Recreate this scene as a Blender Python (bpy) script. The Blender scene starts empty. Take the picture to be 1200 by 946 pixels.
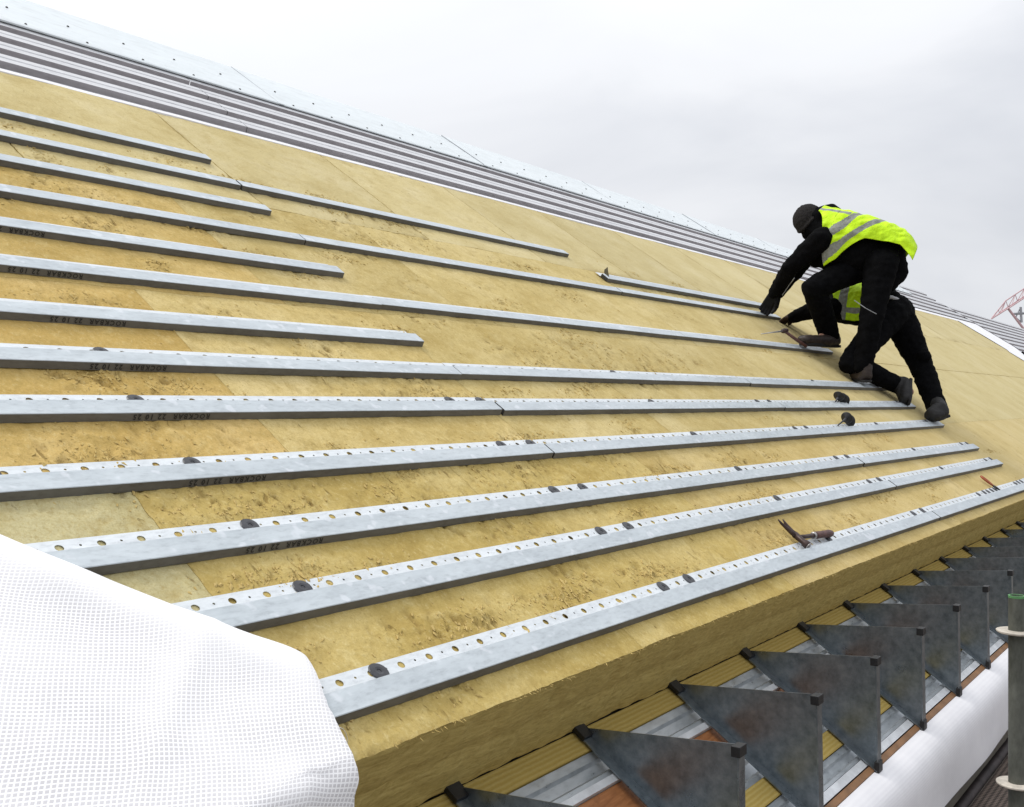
import bpy, bmesh, math, random
from mathutils import Vector, Matrix, noise
random.seed(11)
R = math.radians
scene = bpy.context.scene
C = scene.collection
CZ = 9.0                                  # eye height above the ground
TH = R(34.1765)                           # roof pitch
AZ = R(36.6317)                           # camera heading against the eave line
DV = Vector((1, 0, 0)); UV_ = Vector((0, math.cos(TH), math.sin(TH))); WV = Vector((0, -math.sin(TH), math.cos(TH)))
ORG = Vector((0, 1.306, 0.679 * 1.306 - 1.44 + CZ))
def rp(s, t, w=0.0): return ORG + DV * s + UV_ * t + WV * w
RB = Matrix((DV, UV_, WV)).transposed()   # roof basis (columns)
def roof_matrix(s, t, w, yaw=0.0, roll=0.0):
    m = RB @ Matrix.Rotation(yaw, 3, 'Z') @ Matrix.Rotation(roll, 3, 'X')
    m = m.to_4x4(); m.translation = rp(s, t, w); return m
N3 = lambda x, y, z=0.0: noise.noise(Vector((x, y, z)))

# ------------------------------------------------------------------ materials
class NT:
    def __init__(s, name):
        s.m = bpy.data.materials.new(name); s.m.use_nodes = True
        s.t = s.m.node_tree; s.n = s.t.nodes; s.l = s.t.links
        s.b = s.n['Principled BSDF']
    def new(s, typ, **kw):
        n = s.n.new(typ)
        for k, v in kw.items(): setattr(n, k, v)
        return n
    def link(s, a, b): s.l.new(a, b)
    def coord(s, kind='Object', scale=(1, 1, 1), rot=(0, 0, 0), rnd=False):
        tc = s.new('ShaderNodeTexCoord'); mp = s.new('ShaderNodeMapping')
        mp.inputs['Scale'].default_value = scale; mp.inputs['Rotation'].default_value = rot
        s.link(tc.outputs[kind], mp.inputs['Vector'])
        if rnd:
            oi = s.new('ShaderNodeObjectInfo'); mu = s.new('ShaderNodeMath', operation='MULTIPLY'); mu.inputs[1].default_value = 37.0
            s.link(oi.outputs['Random'], mu.inputs[0]); cb = s.new('ShaderNodeCombineXYZ')
            s.link(mu.outputs[0], cb.inputs[0]); s.link(mu.outputs[0], cb.inputs[2]); s.link(cb.outputs[0], mp.inputs['Location'])
        return mp.outputs[0]
    def noise(s, vec, scale, detail=4, rough=0.55, dist=0.0):
        n = s.new('ShaderNodeTexNoise'); n.inputs['Scale'].default_value = scale; n.inputs['Detail'].default_value = detail
        n.inputs['Roughness'].default_value = rough; n.inputs['Distortion'].default_value = dist
        s.link(vec, n.inputs['Vector']); return n.outputs['Fac']
    def ramp(s, fac, *stops):
        r = s.new('ShaderNodeValToRGB'); e = r.color_ramp.elements
        while len(e) < len(stops): e.new(0.5)
        for i, (p, c) in enumerate(stops):
            e[i].position = p; e[i].color = (c if isinstance(c, tuple) else (c, c, c)) + (1,)
        s.link(fac, r.inputs[0]); return r.outputs[0]
    def mix(s, fac, a, b, mode='MIX'):
        n = s.new('ShaderNodeMix', data_type='RGBA', blend_type=mode)
        for sock, v in ((n.inputs[0], fac), (n.inputs[6], a), (n.inputs[7], b)):
            if isinstance(v, (int, float)): sock.default_value = v
            elif isinstance(v, tuple): sock.default_value = v + (1,)
            else: s.link(v, sock)
        return n.outputs[2]
    def math(s, op, a, b=None):
        n = s.new('ShaderNodeMath', operation=op)
        for i, v in enumerate((a, b)):
            if v is None: continue
            if isinstance(v, (int, float)): n.inputs[i].default_value = v
            else: s.link(v, n.inputs[i])
        return n.outputs[0]
    def bump(s, h, strength=0.4, dist=0.01, prev=None):
        b = s.new('ShaderNodeBump'); b.inputs['Strength'].default_value = strength; b.inputs['Distance'].default_value = dist
        s.link(h, b.inputs['Height'])
        if prev: s.link(prev, b.inputs['Normal'])
        s.link(b.outputs[0], s.b.inputs['Normal']); return b.outputs[0]
    def set(s, color=None, rough=None, metal=None, spec=None):
        for k, v in (('Base Color', color), ('Roughness', rough), ('Metallic', metal), ('Specular IOR Level', spec)):
            if v is None: continue
            i = s.b.inputs[k]
            if isinstance(v, tuple): i.default_value = v + (1,)
            elif isinstance(v, (int, float)): i.default_value = v
            else: s.link(v, i)
        return s

def m_wool():
    k = NT('mineral_wool'); v = k.coord('Object', rnd=True)
    oi = k.new('ShaderNodeObjectInfo')
    def att(n): return k.new('ShaderNodeAttribute', attribute_name=n).outputs['Fac']
    cl, pt, contrast = att('clump'), att('pit'), att('contrast')
    big = k.noise(v, 2.6, 5, 0.6); med = k.noise(v, 13, 5, 0.65, .3)
    fine = k.noise(k.coord('Object', (1, .75, 1), (0, 0, R(12)), True), 85, 6, 0.75, .3)
    vf = k.noise(v, 230, 3, .75)
    fl1 = k.noise(k.coord('Object', (1.15, .55, 1), (0, 0, R(-16)), True), 95, 3, 0.6, .3)
    fl2 = k.noise(k.coord('Object', (1.25, .5, 1), (0, 0, R(-24)), True), 34, 3, 0.55, .5)
    def M_(a, b): return k.math('MULTIPLY', a, b)
    wide = k.math('ADD', .12, M_(contrast, .88))
    col = k.ramp(big, (.32, (.45, .337, .125)), (.50, (.545, .428, .182)), (.66, (.62, .503, .248)))
    col = k.mix(k.math('MULTIPLY', k.math('SUBTRACT', 1.0, contrast), .7), col, (.545, .43, .19)); col = k.mix(1.0, col, oi.outputs['Color'], 'MULTIPLY')
    col = k.mix(M_(M_(k.ramp(med, (.34, 1.0), (.50, 0.0)), .42), wide), col, (.37, .262, .08))
    col = k.mix(M_(M_(k.ramp(med, (.54, 0.0), (.70, 1.0)), .28), wide), col, (.71, .60, .30))
    col = k.mix(M_(M_(k.ramp(fine, (.34, 1.0), (.48, 0.0)), .46), wide), col, (.33, .225, .065))
    col = k.mix(M_(M_(k.ramp(fine, (.54, 0.0), (.68, 1.0)), .34), wide), col, (.80, .69, .38))
    col = k.mix(M_(M_(k.ramp(vf, (.38, 1.0), (.50, 0.0)), .34), wide), col, (.38, .275, .09))
    d1 = k.ramp(k.math('ADD', fl1, M_(cl, .13)), (.69, 0.0), (.80, 1.0))
    d2 = k.ramp(k.math('ADD', fl2, M_(cl, .10)), (.70, 0.0), (.79, 1.0))
    dark = k.math('MAXIMUM', M_(d1, .35), d2)
    col = k.mix(M_(dark, .68), col, (.20, .125, .034))  # shadow of the torn flecks painted into the wool colour
    lite = k.ramp(k.math('SUBTRACT', M_(cl, .13), fl1), (-.30, 0.0), (-.20, 1.0))
    col = k.mix(M_(lite, .55), col, (.78, .65, .32))
    col = k.mix(M_(pt, .70), col, (.19, .115, .034))  # pit shade painted into the wool colour; slab joints darkened too
    k.set(col, .95, 0, .1)
    b = k.bump(med, .35, .012); b = k.bump(fine, .5, .005, b); b = k.bump(fl2, .3, .008, b); k.bump(k.math('SUBTRACT', 1.0, dark), .7, .005, b)
    return k.m
def m_wool_side():
    k = NT('mineral_wool_cut'); v = k.coord('Object', (1, 1, 6), rnd=True)
    n = k.noise(v, 18, 6, .7, .6); n2 = k.noise(k.coord('Object', (.5, 1, 1), (0, 0, 0), True), 70, 4, .7)
    col = k.ramp(n, (.3, (.40, .295, .095)), (.52, (.54, .415, .145)), (.7, (.64, .51, .20)))
    col = k.mix(k.math('MULTIPLY', k.ramp(n2, (.35, 1.0), (.5, 0.0)), .4), col, (.30, .21, .06))
    k.set(col, .95, 0, .1); b = k.bump(n, .3, .008); k.bump(n2, .35, .003, b)
    return k.m
def m_wool_ribbed():
    k = NT('mineral_wool_ribbed'); v = k.coord('Object')
    w = k.new('ShaderNodeTexWave', wave_type='BANDS', bands_direction='Y'); w.inputs['Scale'].default_value = 26
    w.inputs['Distortion'].default_value = 1.4; w.inputs['Detail'].default_value = 2; k.link(v, w.inputs['Vector'])
    n = k.noise(v, 60, 4, .7)
    col = k.ramp(w.outputs['Fac'], (.1, (.41, .30, .085)), (.6, (.45, .34, .105)), (.95, (.48, .37, .13)))
    col = k.mix(k.math('MULTIPLY', n, .5), col, (.3, .2, .05))
    k.set(col, .95, 0, .1); b = k.bump(w.outputs['Fac'], .3, .003); k.bump(n, .5, .004, b)
    return k.m
def m_zinc(name, lo, hi, metal=.55, rough=.42, scale=9, blotch=0):
    k = NT(name); v = k.coord('Object', (.6, 1.6, 1.6), rnd=True)
    n = k.noise(v, scale, 6, .65); n2 = k.noise(v, scale * 7, 3, .6)
    col = k.ramp(n, (.3, lo), (.7, hi))
    col = k.mix(k.math('MULTIPLY', k.ramp(n2, (.4, 0.0), (.62, 1.0)), .22), col, tuple(min(1, c * 1.35) for c in hi))
    col = k.mix(k.math('MULTIPLY', k.ramp(n2, (.30, 1.0), (.42, 0.0)), .25), col, tuple(c * .6 for c in lo))
    if blotch:
        vo = k.noise(k.coord('Object', (1, 1, 1), rnd=True), 26, 2, .4)
        col = k.mix(k.math('MULTIPLY', k.ramp(vo, (.62, 0.0), (.70, 1.0)), blotch), col, (.78, .80, .84))
    k.set(col, k.ramp(n2, (.3, rough - .1), (.7, rough + .14)), metal, .5)
    k.bump(n, .12, .004)
    return k.m
def m_plain(name, col, rough=.6, metal=0, var=.25, scale=20, bump=.15, spec=.4):
    k = NT(name); v = k.coord('Object'); n = k.noise(v, scale, 5, .6)
    c = k.ramp(n, (.3, tuple(x * (1 - var) for x in col)), (.7, tuple(min(1, x * (1 + var)) for x in col)))
    k.set(c, rough, metal, spec)
    if bump: k.bump(n, bump, .006)
    return k.m
def m_bracket():
    k = NT('dark_galvanised_steel'); v = k.coord('Object', rnd=True)
    n = k.noise(v, 5, 5, .6); n2 = k.noise(v, 40, 5, .65)
    col = k.ramp(n2, (.3, (.15, .175, .195)), (.7, (.29, .325, .35)))
    col = k.mix(k.math('MULTIPLY', k.ramp(n, (.46, 0.0), (.68, 1.0)), .16), col, (.17, .13, .115))
    k.set(col, k.ramp(n, (.3, .24), (.7, .42)), .82, .5); k.bump(n2, .06, .003)
    return k.m
def m_ply():
    k = NT('orange_plywood'); v = k.coord('Object', (1.2, 9, 1))
    n = k.noise(v, 7, 6, .65, 1.2); n2 = k.noise(k.coord('Object'), 14, 4, .6)
    col = k.ramp(n, (.3, (.26, .10, .035)), (.55, (.40, .165, .06)), (.75, (.47, .22, .09)))
    col = k.mix(k.math('MULTIPLY', k.ramp(n2, (.30, 1.0), (.42, 0.0)), .6), col, (.13, .05, .02))
    k.set(col, .55, 0, .3); k.bump(n, .15, .003); return k.m
def m_sheet():
    k = NT('reinforced_white_sheeting'); tc = k.new('ShaderNodeTexCoord'); sep = k.new('ShaderNodeSeparateXYZ')
    wn = k.new('ShaderNodeTexNoise'); wn.inputs['Scale'].default_value = 2.6; wn.inputs['Detail'].default_value = 2
    k.link(tc.outputs['UV'], wn.inputs['Vector'])
    off = k.new('ShaderNodeVectorMath', operation='SCALE'); off.inputs[3].default_value = .045; k.link(wn.outputs['Color'], off.inputs[0])
    ad = k.new('ShaderNodeVectorMath', operation='ADD'); k.link(tc.outputs['UV'], ad.inputs[0]); k.link(off.outputs[0], ad.inputs[1])
    k.link(ad.outputs[0], sep.inputs[0])
    P = .0080
    def lines(o):
        f = k.math('FRACT', k.math('DIVIDE', o, P)); d = k.math('ABSOLUTE', k.math('SUBTRACT', f, .5))
        return k.ramp(d, (.10, 1.0), (.22, 0.0))
    g = k.math('MAXIMUM', lines(sep.outputs[0]), lines(sep.outputs[1]))
    big = k.noise(k.coord('Object'), 5, 3, .5)
    la = k.new('ShaderNodeAttribute', attribute_name='edge_glare')
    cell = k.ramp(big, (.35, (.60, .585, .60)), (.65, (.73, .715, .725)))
    cell = k.mix(la.outputs['Fac'], cell, (.90, .885, .89))  # overexposed glare near the top edge painted into the cell colour
    col = k.mix(g, cell, (.94, .93, .935))
    k.set(col, .45, 0, .4)
    k.b.inputs['Subsurface Weight'].default_value = 0.0
    k.bump(g, .25, .002); return k.m
def m_membrane():
    k = NT('white_membrane'); v = k.coord('Object', (1, 1, 1))
    w = k.new('ShaderNodeTexWave', wave_type='BANDS', bands_direction='Z'); w.inputs['Scale'].default_value = 38
    w.inputs['Distortion'].default_value = .6; k.link(v, w.inputs['Vector']); n = k.noise(v, 6, 4, .6)
    col = k.ramp(n, (.3, (.80, .79, .81)), (.7, (.88, .87, .885)))
    col = k.mix(k.math('MULTIPLY', w.outputs['Fac'], .14), col, (.62, .60, .64))
    k.set(col, .55, 0, .3); b = k.bump(n, .12, .02); k.bump(w.outputs['Fac'], .08, .002, b); return k.m
def m_vest():
    k = NT('hi_vis_fabric'); a = k.new('ShaderNodeAttribute', attribute_name='tape')
    n = k.noise(k.coord('Object'), 9, 4, .6); fine = k.noise(k.coord('Object'), 60, 3, .6)
    y = k.ramp(n, (.3, (.46, .74, .006)), (.7, (.64, .95, .012)))
    tape = k.ramp(fine, (.3, (.20, .215, .19)), (.7, (.30, .31, .28)))
    col = k.mix(k.ramp(a.outputs['Fac'], (.42, 0.0), (.55, 1.0)), y, tape)
    k.set(col, .6, 0, .25); b = k.bump(n, .6, .035); k.bump(fine, .12, .004, b); return k.m
def m_deck_mesh():
    k = NT('perforated_scaffold_deck'); v = k.coord('Object', (1, 1, 1), (0, 0, R(45)))
    vo = k.new('ShaderNodeTexChecker'); vo.inputs['Scale'].default_value = 75; k.link(v, vo.inputs['Vector'])
    n = k.noise(k.coord('Object'), 8, 5, .6)
    col = k.ramp(n, (.3, (.13, .095, .075)), (.7, (.24, .185, .15)))
    col = k.mix(k.math('MULTIPLY', vo.outputs['Fac'], .85), col, (.03, .022, .018))
    k.set(col, .7, .2, .4); k.bump(vo.outputs['Fac'], .5, .004); return k.m
def m_pole():
    k = NT('weathered_scaffold_tube'); v = k.coord('Object', (1, 1, .5))
    n = k.noise(v, 14, 6, .7); n2 = k.noise(v, 3.5, 4, .6)
    col = k.ramp(n, (.3, (.055, .058, .047)), (.7, (.17, .175, .15)))
    col = k.mix(k.math('MULTIPLY', k.ramp(n2, (.52, 0.0), (.66, 1.0)), .6), col, (.28, .17, .10))
    k.set(col, .62, .25, .4); k.bump(n, .2, .003); return k.m

M = {}
M['wool'] = m_wool(); M['wool_side'] = m_wool_side(); M['wool_rib'] = m_wool_ribbed()
M['zinc'] = m_zinc('galvanised_rail_top', (.40, .44, .465), (.55, .595, .62), .32, .44, 9, .38)
M['zinc_flange'] = m_zinc('galvanised_rail_flange', (.56, .59, .61), (.70, .73, .75), .25, .45, 11)
M['zinc_front_shaded'] = m_zinc('galvanised_rail_front_shaded', (.095, .09, .08), (.165, .158, .142), .1, .65, 12)  # down-facing front, its shade painted into the zinc colour
M['zinc_pan'] = m_zinc('galvanised_tray', (.33, .36, .38), (.50, .53, .55), .5, .36, 6)
M['clad'] = m_zinc('aluminium_cladding', (.50, .50, .515), (.62, .62, .635), .1, .45, 2.5)
M['clad_web_shaded'] = m_zinc('aluminium_cladding_web_shaded', (.27, .25, .26), (.35, .33, .34), .1, .55, 3)  # same aluminium, shade on the rib webs painted into the colour
M['cap'] = m_zinc('ridge_flashing', (.60, .645, .66), (.67, .71, .725), .1, .4, 1.6)
M['bracket'] = m_bracket(); M['ply'] = m_ply(); M['sheet'] = m_sheet(); M['membrane'] = m_membrane()
M['vest'] = m_vest(); M['deckmesh'] = m_deck_mesh(); M['pole'] = m_pole()
M['black'] = m_plain('black_rubber', (.012, .012, .013), .45, 0, .3, 30)
M['ink'] = m_plain('black_ink', (.030, .029, .027), .7, 0, .3, 60, 0)
M['washer'] = m_plain('black_plastic_washer', (.040, .041, .047), .4, 0, .3, 40)
M['hole_dark'] = m_plain('dark_slot', (.01, .01, .01), .8)
M['cloth'] = m_plain('black_workwear', (.0036, .0036, .0042), .95, 0, .4, 24, .6, .06)
M['trouser'] = m_plain('black_work_trousers', (.0036, .0036, .0042), .95, 0, .4, 24, .6, .06)
M['beanie'] = m_plain('charcoal_knit', (.026, .024, .024), .95, 0, .35, 90, .6, .1)
M['glove'] = m_plain('dark_glove', (.010, .010, .011), .8, 0, .4, 60, .4, .2)
M['glove_tan'] = m_plain('brown_glove', (.045, .026, .018), .8, 0, .4, 60, .4, .2)
M['skin'] = m_plain('skin', (.42, .24, .17), .5, 0, .1, 30, .05, .4)
M['hair'] = m_plain('dark_hair', (.02, .014, .01), .7, 0, .3, 60)
M['boot'] = m_plain('brown_leather', (.030, .020, .016), .55, 0, .4, 24, .3)
M['sole'] = m_plain('boot_sole', (.012, .011, .011), .7, 0, .3, 40)
M['grey_cloth'] = m_plain('grey_waistband', (.42, .42, .44), .8, 0, .2, 40)
M['piping'] = m_plain('reflective_piping', (.30, .31, .33), .5, 0, .2, 40)
M['tool_brown'] = m_plain('rusty_tool_steel', (.055, .034, .030), .42, .35, .4, 30)
M['tool_steel'] = m_plain('worn_steel', (.42, .40, .39), .35, .7, .2, 30)
M['tool_grip'] = m_plain('brown_grip', (.10, .045, .038), .5, 0, .35, 40)
M['orange'] = m_plain('orange_grip', (.30, .075, .025), .45, 0, .35, 40)
M['white_batten'] = m_plain('pale_metal_strip', (.62, .64, .66), .45, .2, .18, 18)
M['timber'] = m_plain('orange_timber', (.23, .12, .055), .6, 0, .45, 9)
M['dark_metal'] = m_plain('dark_steel', (.05, .04, .038), .6, .3, .4, 14)
M['rosette'] = m_plain('pale_rosette', (.55, .50, .43), .6, .1, .25, 30)
M['green'] = m_plain('green_paint', (.10, .26, .10), .6, 0, .3, 30)
M['wall'] = m_plain('grey_blockwork', (.30, .29, .28), .9, 0, .2, 5, .3)
M['ground'] = m_plain('ground_soil', (.16, .145, .12), .95, 0, .35, .25, .3)
M['crane_red_hazed'] = m_plain('red_crane_paint_hazed', (.60, .40, .42), .5, 0, .15, 3, 0)  # red paled by distance haze mixed into the colour
M['crane_grey'] = m_plain('grey_crane_steel', (.36, .37, .40), .5, .2, .2, 3, 0)
M['liner'] = m_plain('dark_liner', (.05, .048, .045), .7, .2, .3, 6)

# ------------------------------------------------------------------ object helpers
def tag(o, label, cat, group=None, kind=None):
    if label: o['label'] = label
    if cat: o['category'] = cat
    if group: o['group'] = group
    if kind: o['kind'] = kind
    return o
def empty(name, mat4, label, cat, group=None):
    o = bpy.data.objects.new(name, None); C.objects.link(o); o.matrix_world = mat4; o.empty_display_size = .05
    return tag(o, label, cat, group)
def mesh(name, verts, faces, mats, parent=None, mat4=None, idx=None, smooth=False):
    me = bpy.data.meshes.new(name); me.from_pydata([tuple(v) for v in verts], [], faces)
    for m in (mats if isinstance(mats, (list, tuple)) else [mats]): me.materials.append(m)
    if idx: me.polygons.foreach_set('material_index', idx)
    if smooth: me.polygons.foreach_set('use_smooth', [True] * len(me.polygons))
    me.update(); o = bpy.data.objects.new(name, me); C.objects.link(o)
    if parent: o.parent = parent
    if mat4: o.matrix_world = mat4
    return o
class Geo:
    def __init__(s): s.v = []; s.f = []; s.i = []
    def add(s, vs, fs, mi=0):
        b = len(s.v); s.v += [Vector(v) for v in vs]; s.f += [tuple(b + k for k in f) for f in fs]; s.i += [mi] * len(fs)
    def box(s, x0, x1, y0, y1, z0, z1, mi=0):
        vs = [(x, y, z) for x in (x0, x1) for y in (y0, y1) for z in (z0, z1)]
        s.add(vs, [(0, 1, 3, 2), (4, 6, 7, 5), (0, 4, 5, 1), (2, 3, 7, 6), (0, 2, 6, 4), (1, 5, 7, 3)], mi)
    def loops(s, rings, closed=True, cap0=True, cap1=True, mi=0):
        n = len(rings[0]); b = len(s.v); fs = []
        for k in range(len(rings) - 1):
            for j in range(n if closed else n - 1):
                a = k * n + j; c = k * n + (j + 1) % n
                fs.append((a, c, c + n, a + n))
        if cap0: fs.append(tuple(reversed(range(n))))
        if cap1: fs.append(tuple(range((len(rings) - 1) * n, len(rings) * n)))
        s.add([v for r in rings for v in r], fs, mi)
    def tube(s, pts, rad, seg=10, mi=0, caps=True):
        pts = [Vector(p) for p in pts]; rad = rad if isinstance(rad, (list, tuple)) else [rad] * len(pts)
        rings = []; prev = None
        for k, p in enumerate(pts):
            d = (pts[min(k + 1, len(pts) - 1)] - pts[max(k - 1, 0)]).normalized()
            if prev is None:
                a = d.orthogonal().normalized()
            else:
                a = (prev - d * prev.dot(d)).normalized()
            prev = a; b = d.cross(a)
            rings.append([p + (a * math.cos(2 * math.pi * j / seg) + b * math.sin(2 * math.pi * j / seg)) * rad[k] for j in range(seg)])
        s.loops(rings, True, caps, caps, mi)
    def capsule(s, p0, r0, p1, r1, seg=14, flat=None):
        p0 = Vector(p0); p1 = Vector(p1); d = p1 - p0
        L = d.length; d = d.normalized() if L > 1e-6 else Vector((0, 0, 1))
        pts = []; rad = []
        for k in range(1, 5): a = math.pi / 2 * k / 4; pts.append(p0 - d * r0 * math.cos(a)); rad.append(max(r0 * math.sin(a), 1e-4))
        for k in range(0, 4): a = math.pi / 2 * k / 4; pts.append(p1 + d * r1 * math.sin(a)); rad.append(max(r1 * math.cos(a), 1e-4))
        # stable frame
        a_ = d.orthogonal().normalized(); b_ = d.cross(a_)
        rings = [[p + (a_ * math.cos(2 * math.pi * j / seg) + b_ * math.sin(2 * math.pi * j / seg)) * r for j in range(seg)] for p, r in zip(pts, rad)]
        s.loops(rings)
    def ellipsoid(s, c, ax, ay, az, seg=18, rings=12):
        c = Vector(c); rr = []
        for k in range(1, rings):
            th = math.pi * k / rings
            rr.append([c + az * math.cos(th) + (ax * math.cos(2 * math.pi * j / seg) + ay * math.sin(2 * math.pi * j / seg)) * math.sin(th) for j in range(seg)])
        s.loops(rr)
    def make(s, name, mats, parent=None, mat4=None, smooth=False):
        return mesh(name, s.v, s.f, mats, parent, mat4, s.i, smooth)
def bevel(o, w=.002, seg=2):
    md = o.modifiers.new('bevel', 'BEVEL'); md.width = w; md.segments = seg; md.limit_method = 'ANGLE'; md.angle_limit = R(40); return o
def copy_tree(o, parent=None):
    c = o.copy(); C.objects.link(c)
    if parent: c.parent = parent; c.matrix_parent_inverse = o.matrix_parent_inverse.copy()
    for ch in o.children: copy_tree(ch, c)
    return c
ORD = ['first', 'second', 'third', 'fourth', 'fifth', 'sixth', 'seventh', 'eighth', 'ninth', 'tenth', 'eleventh', 'twelfth', 'thirteenth',
       'fourteenth', 'fifteenth', 'sixteenth', 'seventeenth', 'eighteenth', 'nineteenth', 'twentieth']

# ------------------------------------------------------------------ ground, building
G = Geo(); n = 40; ext = 3000
G.add([(-ext, -ext, 0), (ext, -ext, 0), (ext, ext, 0), (-ext, ext, 0)], [(0, 1, 2, 3)])
g = G.make('ground', M['ground']); tag(g, None, None, kind='structure')

S0, S1 = -3.0, 34.0
bld = empty('building', Matrix.Translation(rp(0, -.6, -.4) * 1.0), 'pitched roof building under construction with a bare grey eaves wall', 'building')
def bpart(geo, name, m, smooth=False):
    o = geo.make(name, m, None, None, smooth); o.parent = bld; o.matrix_parent_inverse = bld.matrix_world.inverted(); return o
eave = rp(0, -.60, -.34)
ridge = rp(0, 5.32, -.36)
G = Geo(); G.box(S0, S1, eave.y + .06, eave.y + .31, .0, eave.z - .02); bpart(G, 'wall', M['wall'])
G = Geo(); back = Vector((0, ridge.y + 6.0, ridge.z - 6.0 * math.tan(TH)))
G.add([Vector((x, ridge.y + .05, ridge.z - .02)) for x in (S0, S1)] + [Vector((x, back.y, back.z)) for x in (S1, S0)], [(0, 1, 2, 3)]); bpart(G, 'back_slope', M['clad'])
G = Geo(); G.box(S0, S1, back.y - .35, back.y - .1, 0, back.z); bpart(G, 'wall', M['wall'])
for x in (S0, S1 - .2):
    G = Geo(); pr = [(eave.y + .32, 0), (back.y - .36, 0), (back.y - .36, back.z - .2), (ridge.y, ridge.z - .25), (eave.y + .32, eave.z - .1)]
    G.loops([[Vector((x, a, b)) for a, b in pr], [Vector((x + .2, a, b)) for a, b in pr]]); bpart(G, 'gable_wall', M['wall'])
G = Geo(); a_ = [rp(S0, -.62, -.29), rp(S1, -.62, -.29), rp(S1, 5.0, -.29), rp(S0, 5.0, -.29)]; b_ = [p - WV * .05 for p in a_]
G.loops([b_, a_]); bpart(G, 'roof_deck', M['liner'])

# ------------------------------------------------------------------ mineral wool slabs
CLUMPS = {}; CLIST = []
_r = random.Random(5)
RT_ = [-.02, .222, .41, .665, .905, 1.13, 1.332, 1.60, 1.82, 2.09, 2.32, 2.54, 2.78]
for k_ in range(95):
    row_ = _r.choice([0, 0, 1, 1, 2, 2, 3, 3, 4, 4, 5, 6, 7, 8, 9, 10, 11]); cs_ = 1.1 + abs(_r.gauss(0, 2.6)); ct_ = RT_[row_] + .105 + _r.random() ** 1.5 * (RT_[row_ + 1] - RT_[row_] - .115)
    c_ = (cs_, ct_, _r.uniform(.03, .10), _r.uniform(.012, .035)); CLIST.append(c_)
    for q_ in range(int((cs_ - .3) * 4), int((cs_ + .3) * 4) + 1): CLUMPS.setdefault(q_, []).append(c_)
def clumpf(s, t):
    g = 0.0
    for (a, b, ra, rb) in CLUMPS.get(int(s * 4), ()):
        u = (s - a) / ra; v = (t - b) / rb; d = u * u + v * v
        if d < 9: g = max(g, math.exp(-d * .5))
    return min(1.0, .75 * clumpn(s, t) + g)
def clumpn(s, t):
    """how torn the wool surface is here (0..1), in clumps"""
    cl = N3(s * 1.1 + 3, t * 2.6, 5.0) * .75 + N3(s * 3.4, t * 5.5, 9.0) * .6
    fade = max(.10, min(1.0, 1.3 - (s - 1.0) * .10))
    if t > 2.45: fade *= .45
    return max(0.0, min(1.0, cl * 2.4 - .02)) * fade
def pitf(s, t):
    x = s + .02 * N3(s * 9, t * 9, 1); y = t + .02 * N3(s * 9, t * 9, 7)
    a = x * .93 + y * .36; b = -x * .36 + y * .93
    f = N3(a * 34, b * 13, 2.0) * .6 + N3(a * 80, b * 30, 7.0) * .55
    return max(0.0, min(1.0, (f - .20) * 4.0)) * clumpf(s, t)
def wool_w(s, t):
    w = wool_raw(s, t)
    for r_ in RT_:
        if r_ - .02 < t < r_ + .125: w = min(w, .0012)      # pressed flat under the rails
    return w
def wool_raw(s, t):
    return .0035 * N3(s * 2.3, t * 2.3, 1) + .0022 * N3(s * 15, t * 15, 3) + .0014 * N3(s * 45, t * 45, 4) - .0095 * pitf(s, t) + .008 * N3(s * 28, t * 24, 6) * clumpf(s, t) + .004 * max(0, N3(s * 40 + 4, t * 17, 6)) * clumpf(s, t)
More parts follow.
